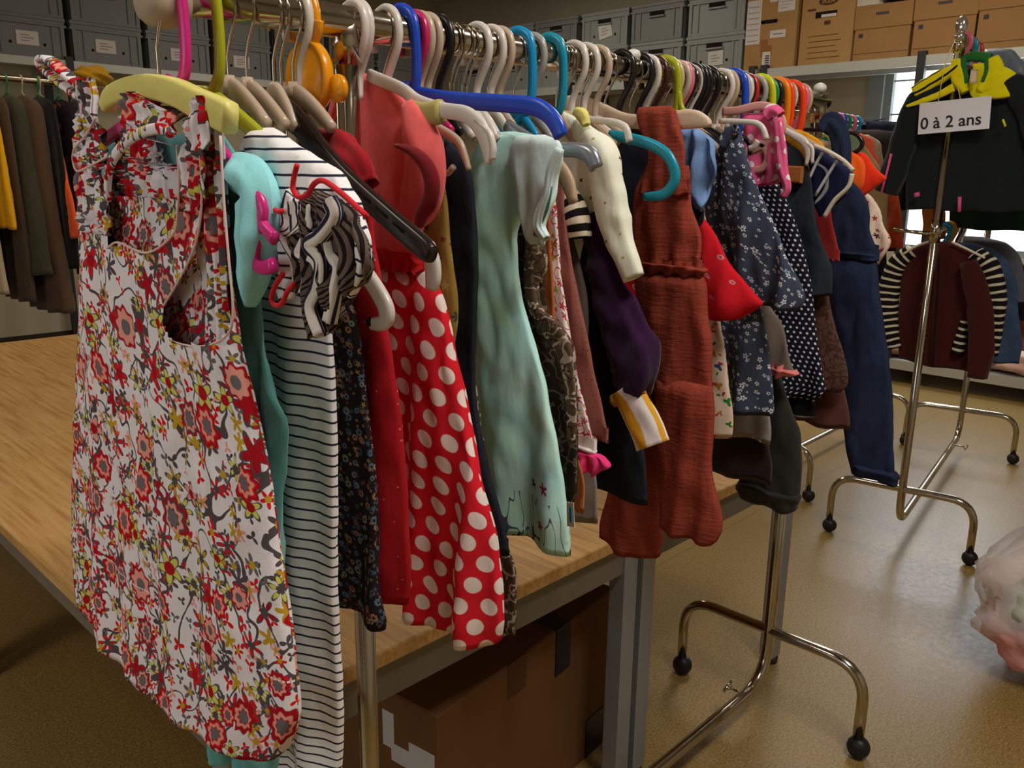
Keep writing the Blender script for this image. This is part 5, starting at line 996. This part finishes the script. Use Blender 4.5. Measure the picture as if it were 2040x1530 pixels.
for X, c, l in ((3.16, 'azure', 'bright blue hook nearest on the lower rail'), (3.21, 'lime', 'green hook second on the lower rail'), (3.27, 'orange', 'orange hook third on the lower rail'), (3.36, 'grey', 'grey hook further back on the lower rail'), (3.50, 'maroon', 'dark hook at the back of the lower rail'), (3.6, 'tan', 'tan hook deepest on the lower rail')):
    hook_on('coat_hanger', l, X, onR2(X), 1.385, c, H2, .012, True, .0095 if c in ('azure', 'lime', 'orange') else .006)
R2G = 'clothes on the tall right rack'
def G2(name, label, cat, X, near, mat, **kw): o = mk(name, cloth(X, near, **kw), mat); return setp(o, label, cat, R2G)
M_TRK = fabric('black_track_cloth', 30, 36, 38, 1.1, .8); M_TY = fabric('yellow_track_cloth', 226, 200, 16, 1.4, .8); M_TG = fabric('green_trim', 46, 112, 52, 1.1); M_PNK = plain('pink_zip', rgb(206, 80, 130, 1.4), .6)
XJK = 2.995
d = thing('track_jacket', 'black and yellow track jacket with green collar, front of the tall rack', 'jacket', (XJK, onR2(XJK), 1.8), R2G)
mk('body', cloth(XJK, [(1972, 132), (2010, 142), (2044, 170), (2056, 230), (2058, 330), (2058, 424)], far=[(1902, 132), (1862, 158), (1832, 190), (1820, 230), (1812, 320), (1806, 424)], bf=(.03, .06), bb=(.02, .03), folds=(.014, 5), seed=101, nz=40, nt=64), M_TRK, d)
mk('sleeve', sleeve(XJK - .03, [(1866, 168), (1832, 208), (1806, 270), (1786, 330), (1766, 384)], [.035, .055, .055, .050, .046], [.03, .045, .045, .04, .035], 25, fold=.05), M_TRK, d)
mk('sleeve', sleeve(XJK - .03, [(2016, 158), (2050, 200), (2080, 270), (2100, 350)], [.035, .055, .055, .05], .04, 26, fold=.05), M_TRK, d)
mk('shoulder_stripes', sleeve(XJK - .052, [(1912, 134), (1880, 150), (1850, 167), (1822, 184)], [.016, .024, .026, .024], .022, 27, fold=.01), stripes('yellow_three_stripes', rgb(226, 200, 16, 1.4), rgb(34, 34, 30), .024, .28, 0), d)
mk('yoke', cloth(XJK - .045, [(1976, 124), (2006, 136), (2038, 158), (2048, 184), (2030, 194)], far=[(1936, 140), (1932, 168), (1932, 190), (1936, 196)], bf=(.016, .030), bb=(.004, .006), folds=(.006, 7), seed=102, nz=20), M_TY, d)
mk('flash', sleeve(XJK - .082, [(1900, 174), (1868, 190), (1830, 204), (1806, 212)], [.014, .012, .010, .004], .006, 28, fold=.02), M_TY, d)
mk('collar', sleeve(XJK - .055, [(1908, 118), (1907, 140), (1914, 164), (1924, 184)], [.020, .026, .026, .014], .016, 41, fold=.03), M_TY, d)
mk('collar', sleeve(XJK - .050, [(1976, 116), (1981, 136), (1972, 160), (1952, 182)], [.022, .030, .030, .016], .016, 42, fold=.03), M_TY, d)
mk('collar_lining', sleeve(XJK - .062, [(1918, 116), (1920, 140), (1926, 166)], [.010, .011, .008], .008, 43, fold=.03), M_TG, d)
mk('collar_lining', sleeve(XJK - .058, [(1966, 112), (1968, 136), (1958, 164)], [.010, .011, .008], .008, 44, fold=.03), M_TG, d)
mk('collar_back', sleeve(XJK - .012, [(1914, 118), (1942, 113), (1974, 116)], [.016, .018, .016], .012, 45, fold=.03), M_TG, d)
mk('zip_pull', tube([tuple(onX(px, py, XJK - .095)) for px, py in ((1998, 238), (2003, 252))], .004, 8), M_TY, d)
mk('zip_trim', tube([tuple(onX(px, py, XJK - .08)) for px, py in ((1776, 306), (1766, 346), (1756, 384))], .005, 8), M_PNK, d); mk('zip_trim', tube([tuple(onX(px, py, XJK - .075)) for px, py in ((1912, 392), (1911, 422))], .007, 8), M_PNK, d); mk('zip_trim', tube([tuple(onX(px, py, XJK - .075)) for px, py in ((1826, 384), (1828, 392))], .011, 8), M_PNK, d)
mk('size_tag', sheet(XJK - .092, [((1934, 138), (1948, 138)), ((1930, 166), (1946, 166))], 4, .0006, 10, 3), plain('cream_tag', rgb(214, 190, 160, 1.3), .8), d)
# sign
c4 = [onX(1829, 206, 2.90), onX(1975, 191, 2.90), onX(1972, 256, 2.90), onX(1832, 268, 2.90)]
ex, ez = (c4[1] - c4[0] + c4[2] - c4[3]) / 2, (c4[0] - c4[3] + c4[1] - c4[2]) / 2; cc = sum(c4, Vector()) / 4; SW, SH = ex.length, ez.length; ex.normalize(); ey = ex.cross(ez.normalized()); ez = ey.cross(ex)
def onsign(g): return [tuple(cc + ex * v[0] + ez * v[2] - ey * v[1]) for v in g[0]], g[1]
ey = -ey if (ey.dot(FWD) > 0) else ey
sg = thing('paper_sign', 'white laminated sign reading 0 à 2 ans tied to the tall rack post', 'sign', tuple(cc))
def onsign2(g): return [tuple(cc + ex * v[0] + ez * v[1] + ey * v[2]) for v in g[0]], g[1]
mk('plate', onsign2(box(-SW / 2, SW / 2, -SH / 2, SH / 2, 0, .002)), plain('laminated_paper', rgb(206, 200, 204, 1.3), .22, .5, coat=.6), sg, False)
tg = text_geo('0 à 2 ans', .062, .0005); mk('lettering', onsign2(([(v[0] - .01, v[1] - .022, v[2] + .0032) for v in tg[0]], tg[1])), plain('black_print', rgb(50, 50, 56), .7), sg, False)
mk('string', join(tube([cc + ez * (SH / 2) + ex * .02 + ey * .002, Vector((2.945, .166, 1.99)), Vector((2.94, .17, 2.10))], .0018, 6), tube([cc + ez * (SH / 2) - ex * .06, Vector((2.925, .20, 2.02)), Vector((2.94, .175, 2.12))], .0018, 6)), fabric('pale_string', 190, 176, 120), sg)
# clothes on the lower rail and deeper
M_MAR = fabric('maroon_sweat', 66, 24, 22, 1.15, 1.2); M_BWS = stripes('black_cream_sleeve', rgb(26, 24, 24), rgb(196, 186, 160, 1.3), .030, .33)
XMA = 3.10
d = thing('hooded_jacket', 'maroon jacket with black and cream striped sleeves on the lower rail', 'jacket', (XMA, onR2(XMA), 1.1), R2G)
mk('body', cloth(XMA, [(1896, 482), (1940, 500), (1962, 530), (1966, 600), (1958, 680), (1946, 742)], far=[(1848, 482), (1812, 500), (1796, 540), (1792, 620), (1792, 716)], bf=(.03, .06), bb=(.02, .03), folds=(.014, 6), seed=103, nz=36, nt=60, tilt=-.03), M_MAR, d)
mk('sleeve', sleeve(XMA - .01, [(1944, 504), (1970, 536), (1980, 590), (1976, 650), (1968, 706)], [.03, .042, .044, .040, .036], .035, 29, fold=.04), M_BWS, d); mk('sleeve', sleeve(XMA - .01, [(1818, 500), (1786, 530), (1770, 590), (1772, 650), (1780, 694)], [.03, .042, .044, .040, .036], .035, 30, fold=.04), M_BWS, d)
mk('sleeve_front', sleeve(XMA - .075, [(1930, 520), (1950, 600), (1954, 690), (1946, 752)], [.03, .045, .045, .036], .03, 31, fold=.05), M_MAR, d)
mk('shoulder_piping', pipe_on(XMA - .045, [(1850, 482), (1826, 490), (1800, 506)], .005, 8), fabric('cream_piping', 206, 196, 170, 1.3), d); mk('shoulder_piping', pipe_on(XMA - .045, [(1896, 482), (1926, 496), (1962, 514)], .005, 8), fabric('cream_piping', 206, 196, 170, 1.3), d)
mk('zip', pipe_on(XMA - .085, [(1872, 500), (1866, 600), (1858, 730)], .004, 8), plain('dark_zip', rgb(20, 18, 20), .5), d)
mk('inner_stripe', sleeve(XMA - .03, [(1924, 640), (1916, 672), (1906, 706)], [.018, .022, .022], .03, 32, fold=.03), M_BWS, d)
G2('denim_jacket', 'blue denim jacket right behind the maroon striped one', 'jacket', 3.24, [(1940, 484), (1990, 502), (2018, 540), (2028, 620), (2036, 690), (2030, 726)], denim('mid_blue_denim', rgb(52, 70, 98, 1.1), .5), far=[(1900, 486), (1880, 540), (1880, 640), (1890, 720)], bf=(.03, .05), folds=(.012, 6), seed=104)
G2('grey_hoodie', 'grey hooded top behind the denim jacket at the right edge', 'top', 3.42, [(1960, 472), (2006, 484), (2034, 520), (2044, 580), (2046, 604)], fabric('mid_grey_jersey', 96, 96, 104, 1.2), far=[(1920, 480), (1900, 600)], bf=(.03, .05), folds=(.012, 6), seed=105)
G2('black_coat', 'black coat deeper on the lower rail below the grey hooded top', 'coat', 3.55, [(1980, 480), (2040, 530), (2056, 600), (2060, 640)], fabric('black_wool', 28, 26, 28, 1.0), far=[(1920, 480), (1920, 640)], bf=(.03, .05), folds=(.012, 6), seed=106)
G2('green_coat', 'dark green garment hanging under the track jacket', 'coat', 3.34, [(1980, 140), (2040, 180), (2070, 300), (2070, 462)], fabric('bottle_green', 24, 50, 36, 1.1), far=[(1930, 140), (1898, 220), (1894, 340), (1892, 462)], bf=(.03, .05), folds=(.012, 6), seed=107)
G2('patterned_dress', 'orange brown patterned cloth hanging left of the tall post', 'dress', 3.18, [(1900, 180), (1890, 260), (1884, 380), (1882, 476)], m_print('orange_batik', rgb(150, 84, 24, 1.2), [(16, .4, [rgb(190, 120, 30), rgb(110, 60, 20)], 5, .8, .9, None, .4)]), far=[(1870, 180), (1850, 260), (1840, 380), (1838, 484)], bf=(.02, .03), folds=(.010, 8), seed=108)
G2('grey_rain_jacket', 'shiny grey blue jacket shoulder at the right edge above the track jacket', 'jacket', 3.50, [(1985, 96), (2010, 96), (2030, 110), (2060, 150), (2080, 220)], plain('grey_blue_nylon', rgb(110, 122, 136, 1.2), .4, .4), far=[(1960, 100), (1940, 160), (1940, 220)], bf=(.03, .06), folds=(.02, 8), seed=109, nz=30)
G2('salmon_cardigan', 'salmon cloth at the right edge beneath the black coat', 'cardigan', 3.66, [(1990, 560), (2040, 620), (2050, 680), (2050, 700)], fabric('salmon_knit', 150, 100, 90, 1.2), far=[(1960, 560), (1960, 700)], bf=(.03, .04), folds=(.012, 6), seed=110)

# ------------------------------------------------------------------ the rack behind the far post
def onR3(X): return .97 + (X - 3.2) * .021
def r3X(px):
    lo, hi = 2.6, 5.6
    for _ in range(40):
        m = (lo + hi) / 2
        if proj((m, onR3(m) - .03, 1.89))[0] < px: lo = m
        else: hi = m
    return lo
for px, c, l in ((1667, 'teal', 'teal hook first beyond the far post'), (1680, 'pink', 'rose pink hook second beyond the far post'), (1686, 'blue', 'dark blue hook squeezed between pink and green beyond the far post'), (1695, 'green', 'green hook beyond the far post'), (1705, 'pink', 'rose pink hook after the green one beyond the far post'), (1715, 'azure', 'light blue hook last in view beyond the far post')):
    hook_on('coat_hanger', l, r3X(px), onR3(r3X(px)), 1.89, c, 'hangers beyond the far post', .017, True, .010)
R3G = 'clothes on the rack beyond the far post'
def G3(name, label, cat, X, near, mat, **kw): X = 3.45 + (X - 2.02) * 1.15; o = mk(name, cloth(X, near, yc=onR3(X), **kw), mat); return setp(o, label, cat, R3G)
G3('green_print_top', 'green and white print top inside the black frame hanger', 'top', 2.02, [(1690, 262), (1712, 272), (1722, 292), (1716, 312), (1700, 330)], m_print('green_white_print', rgb(120, 140, 110, 1.3), [(12, .4, [rgb(40, 110, 60), rgb(190, 190, 60), rgb(200, 200, 190)], 4, .8, .9, None, .3)]), far=.7, seed=121, nz=24)
G3('coral_sweater', 'coral garment shoulder right of the black frame hanger', 'top', 2.14, [(1716, 266), (1734, 276), (1742, 296), (1750, 320), (1740, 340)], fabric('coral_knit', 214, 92, 70, 1.4), far=.7, seed=122, nz=24)
G3('sage_top', 'pale sage green shoulder beside the coral garment', 'top', 2.24, [(1728, 268), (1750, 282), (1758, 300), (1760, 322), (1750, 350)], fabric('sage_jersey', 150, 150, 124, 1.3), far=.7, seed=123, nz=24)
G3('cream_coat', 'cream coat edge sloping down beside the red T-shirt', 'coat', 2.10, [(1724, 290), (1744, 320), (1762, 354), (1770, 380), (1768, 460)], fabric('cream_coat', 176, 150, 110, 1.2), far=.6, seed=124)
G3('brown_coat', 'dark brown jacket with padded shoulder below the window', 'jacket', 2.46, [(1744, 258), (1780, 262), (1796, 280), (1800, 340), (1792, 420), (1786, 500)], fabric('dark_brown_wool', 48, 40, 38, 1.1), far=.8, bf=(.03, .04), seed=125)
G3('navy_coat', 'navy folded hood or coat top below the window', 'coat', 2.62, [(1736, 240), (1770, 236), (1800, 244), (1812, 270), (1812, 340), (1806, 420)], fabric('navy_wool', 26, 30, 46, 1.1), far=[(1716, 244), (1716, 420)], bf=(.04, .05), folds=(.02, 9), seed=126)
G3('coral_dress', 'coral red garment hem left of the bright gap behind the rack', 'dress', 2.36, [(1770, 330), (1790, 400), (1798, 450), (1796, 494)], fabric('coral_red_cloth', 206, 84, 56, 1.4), far=[(1752, 330), (1760, 420), (1768, 496)], bf=(.02, .04), seed=127)
G3('black_dress', 'long black garment behind the blossom blouse', 'dress', 2.20, [(1730, 330), (1750, 380), (1764, 460), (1768, 560), (1760, 640)], fabric('black_cloth', 26, 24, 26, 1.0), far=.7, seed=128)
G3('khaki_coat', 'khaki coat edge running straight down left of the track jacket', 'coat', 2.80, [(1808, 226), (1816, 236), (1806, 280), (1794, 320), (1782, 360), (1776, 390)], fabric('khaki_twill', 150, 130, 94, 1.2), far=[(1796, 232), (1790, 260), (1776, 310), (1764, 360), (1758, 390)], bf=(.02, .03), seed=129)
G3('tan_bag', 'tan cloth bag shape hanging below the track jacket sleeve', 'bag', 2.7, [(1780, 372), (1792, 390), (1788, 412), (1776, 424)], fabric('tan_canvas', 190, 150, 90, 1.3), far=[(1770, 376), (1764, 400), (1764, 424)], bf=(.03, .04), seed=130, nz=16)

# ------------------------------------------------------------------ adult coats by the left wall
AY = 5.38; AG = 'adult coats by the left wall'
def coat(px, py, wpx, zt, zb, near_top, near_bot, label, mat, name='coat', cat='coat', seed=0, lean=0.0):
    X = onY(px, py, 5.1).x; th = wpx * .0034 / 2; ys, ye = -near_top, -near_bot
    o = mk(name, cloth(X, [(-AY + .08, zt), (ys - .06, zt - .03), (ys, zt - .10), ((ys + ye) / 2, (zt + zb) / 2), (ye, zb)], far=[(-AY - .08, zt), (-AY - .22, zt - .10), (-AY - .24, zb)], px=False, bf=(th * .7, th * 1.2), bb=(th * .7, th * 1.2), folds=(.02, 5), seed=seed, nz=40, nt=56), mat)
    setp(o, label, cat, AG)
    hook_on('coat_hanger', 'hanger of the ' + label.split(',')[0], X, AY, 2.165, 'beige' if seed % 2 else 'green', 'hangers by the left wall', .020, True, .006)
    return o
coat(2, 300, 26, 2.10, 1.22, 5.16, 5.0, 'yellow coat, cut by the left picture edge', fabric('yellow_wool', 226, 160, 10, 1.3), seed=1)
coat(0, 500, 30, 2.0, .80, 5.2, 5.1, 'cream coat, low at the left picture edge', fabric('cream_wool', 190, 170, 140, 1.2), seed=2)
coat(26, 300, 30, 2.06, .74, 5.14, 5.06, 'taupe brown coat, left of the olive one', fabric('taupe_wool', 78, 62, 48, 1.15), seed=3)
coat(56, 300, 62, 2.06, .92, 5.16, 5.0, 'long olive green coat, widest by the left wall', fabric('olive_wool', 62, 62, 46, 1.2, 1.6), seed=4)
coat(92, 350, 60, 2.06, .66, 5.14, 4.98, 'long brown coat, right of the olive one', fabric('brown_wool', 84, 64, 48, 1.2), seed=5)
coat(118, 300, 26, 2.06, .95, 5.12, 4.98, 'narrow black coat, between brown and orange', fabric('black_wool', 28, 26, 26, 1.0), seed=6)
coat(122, 300, 24, 2.05, 1.15, 5.24, 4.92, 'bright orange coat edge, left of the floral dress', fabric('orange_wool', 226, 84, 40, 1.4), seed=7)
coat(158, 300, 50, 2.05, .95, 5.12, 4.98, 'dark flower print dress, just left of the floral dress strap', m_print('dark_flower_crepe', rgb(36, 32, 36, 1.1), [(14, .34, [rgb(150, 40, 40), rgb(120, 90, 40), rgb(60, 60, 70)], 5, .5, .9, None, .3)]), 'dress', 'dress', seed=8)
coat(190, 300, 40, 2.05, .85, 5.12, 5.0, 'dark grey coat, behind the floral dress straps', fabric('dark_grey_wool', 52, 48, 48, 1.1), seed=9)
def lump(name, label, cat, c, r, mat, seed, sq=(1, 1, .6), amp=.18, group=None):
    rnd = random.Random(seed); V, F = ball((0, 0, 0), 1, nu=28, nv=18); ph = [rnd.uniform(0, 6) for _ in range(6)]; W = []
    for v in V:
        k = 1 + amp * (sin(3 * v[0] + ph[0]) * sin(4 * v[1] + ph[1]) + .6 * sin(7 * v[2] + 5 * v[0] + ph[2]) + .35 * sin(13 * v[1] + 9 * v[2] + ph[3]))
        W.append((c[0] + v[0] * r * sq[0] * k, c[1] + v[1] * r * sq[1] * k, max(c[2] + v[2] * r * sq[2] * k, c[2] - r * sq[2] * .85)))
    o = mk(name, (W, F), mat); return setp(o, label, cat, group)
cY = onY(182, 152, 5.3); lump('cap', 'dull yellow soft cap on top of the coats, above the dress strap', 'hat', (cY.x, cY.y, cY.z), .115, fabric('dull_yellow', 170, 130, 20, 1.2), 5, (1.15, .9, .55))

# ------------------------------------------------------------------ low shelf contents and the floor bag
BG = 'bundles on the lowest shelf'
for i, (px, r, col, l) in enumerate(((1790, .16, (150, 110, 84), 'brownish cloth bundle on the lowest shelf under the striped sleeve'), (1850, .15, (120, 92, 76), 'dull brown cloth bundle on the lowest shelf beside the tall post'), (1905, .16, (146, 108, 92), 'pinkish brown bundle on the lowest shelf below the maroon jacket'), (1962, .17, (150, 110, 100), 'rose brown bundle on the lowest shelf below the denim jacket'), (2026, .19, (196, 160, 146), 'pale pink bundle on the lowest shelf at the right edge'))):
    p = onX(px, 745, 6.40); lump('cloth_bundle', l, 'cloth bundle', (6.42, p.y, .19 + r * .50), r, plain('bundle%d' % i, rgb(*col, 1.2), .5, .3), 60 + i, (1.1, 1.15, .58), .16, BG)
p = onX(2034, 690, 6.4); o = mk('storage_tub', box(6.52, 6.78, p.y - .3, p.y + .06, .192, .60, .02), plain('pale_blue_plastic', rgb(150, 166, 196, 1.2), .4), None, False); setp(o, 'pale blue plastic tub end at the right edge above the bundles', 'tub')
o.location.z -= .0
def m_bag():
    m = Mat('clear_plastic_bag', .16, .5); m.color(rgb(244, 222, 222, 1.2)); m.b.inputs['Transmission Weight'].default_value = .0; m.b.inputs['Alpha'].default_value = .50; m.b.inputs['IOR'].default_value = 1.05
    n = m.noise(m.ob(), 9, 3, .55); m.bump(n, .55, .02); return m.m
bc = onZ(2140, 1350, 0)
bag = thing('plastic_bag', 'translucent white plastic bag stuffed with pink clothes on the floor', 'bag', (bc.x, bc.y, 0))
rnd = random.Random(4); V, F = ball((0, 0, 0), 1, nu=56, nv=36); W = []
for v in V:
    k = 1 + .10 * sin(5 * v[0] + 2) * sin(6 * v[1]) + .07 * sin(11 * v[2] + 7 * v[1]) + .04 * sin(21 * v[0] + 15 * v[2]) + .03 * sin(33 * v[1] + 9 * v[0])
    zz = v[2]; taper = 1 - .62 * max(0, zz) ** 1.8
    W.append((bc.x + v[0] * .31 * k * taper, bc.y + v[1] * .31 * k * taper, max(.004, .26 + zz * .29 * (1.45 if zz > 0 else 1.0))))
mk('film', (W, F), m_bag(), bag)
mk('tied_ears', join(*[tube(cr([(bc.x, bc.y, .66), (bc.x + sx * .03, bc.y + sy * .03, .71), (bc.x + sx * .09, bc.y + sy * .07, .75)], 4), [.018, .016, .015, .02, .024, .028, .034, .036, .03], 10) for sx, sy in ((-1, .6), (.8, -.9))]), m_bag(), bag)
for i, (dx, dy, dz, r, col) in enumerate(((-.10, .10, .16, .15, (224, 160, 160)), (.05, -.02, .16, .17, (216, 170, 166)), (-.12, .02, .34, .14, (224, 190, 180)), (.02, .06, .44, .13, (220, 178, 176)), (-.10, -.08, .11, .10, (110, 130, 180)), (-.16, .10, .28, .10, (180, 186, 170)), (-.04, .17, .30, .12, (224, 200, 190)))):
    lo = lump('cloth_%d' % i, None, None, (bc.x + dx, bc.y + dy, dz), r, plain('bagged%d' % i, rgb(*col, 1.2), .9), 80 + i, (1, 1, .8), .14); lo.name = 'bundled_cloth'
    lo.parent = bag; off = wloc(bag)
    for v in lo.data.vertices: v.co -= off
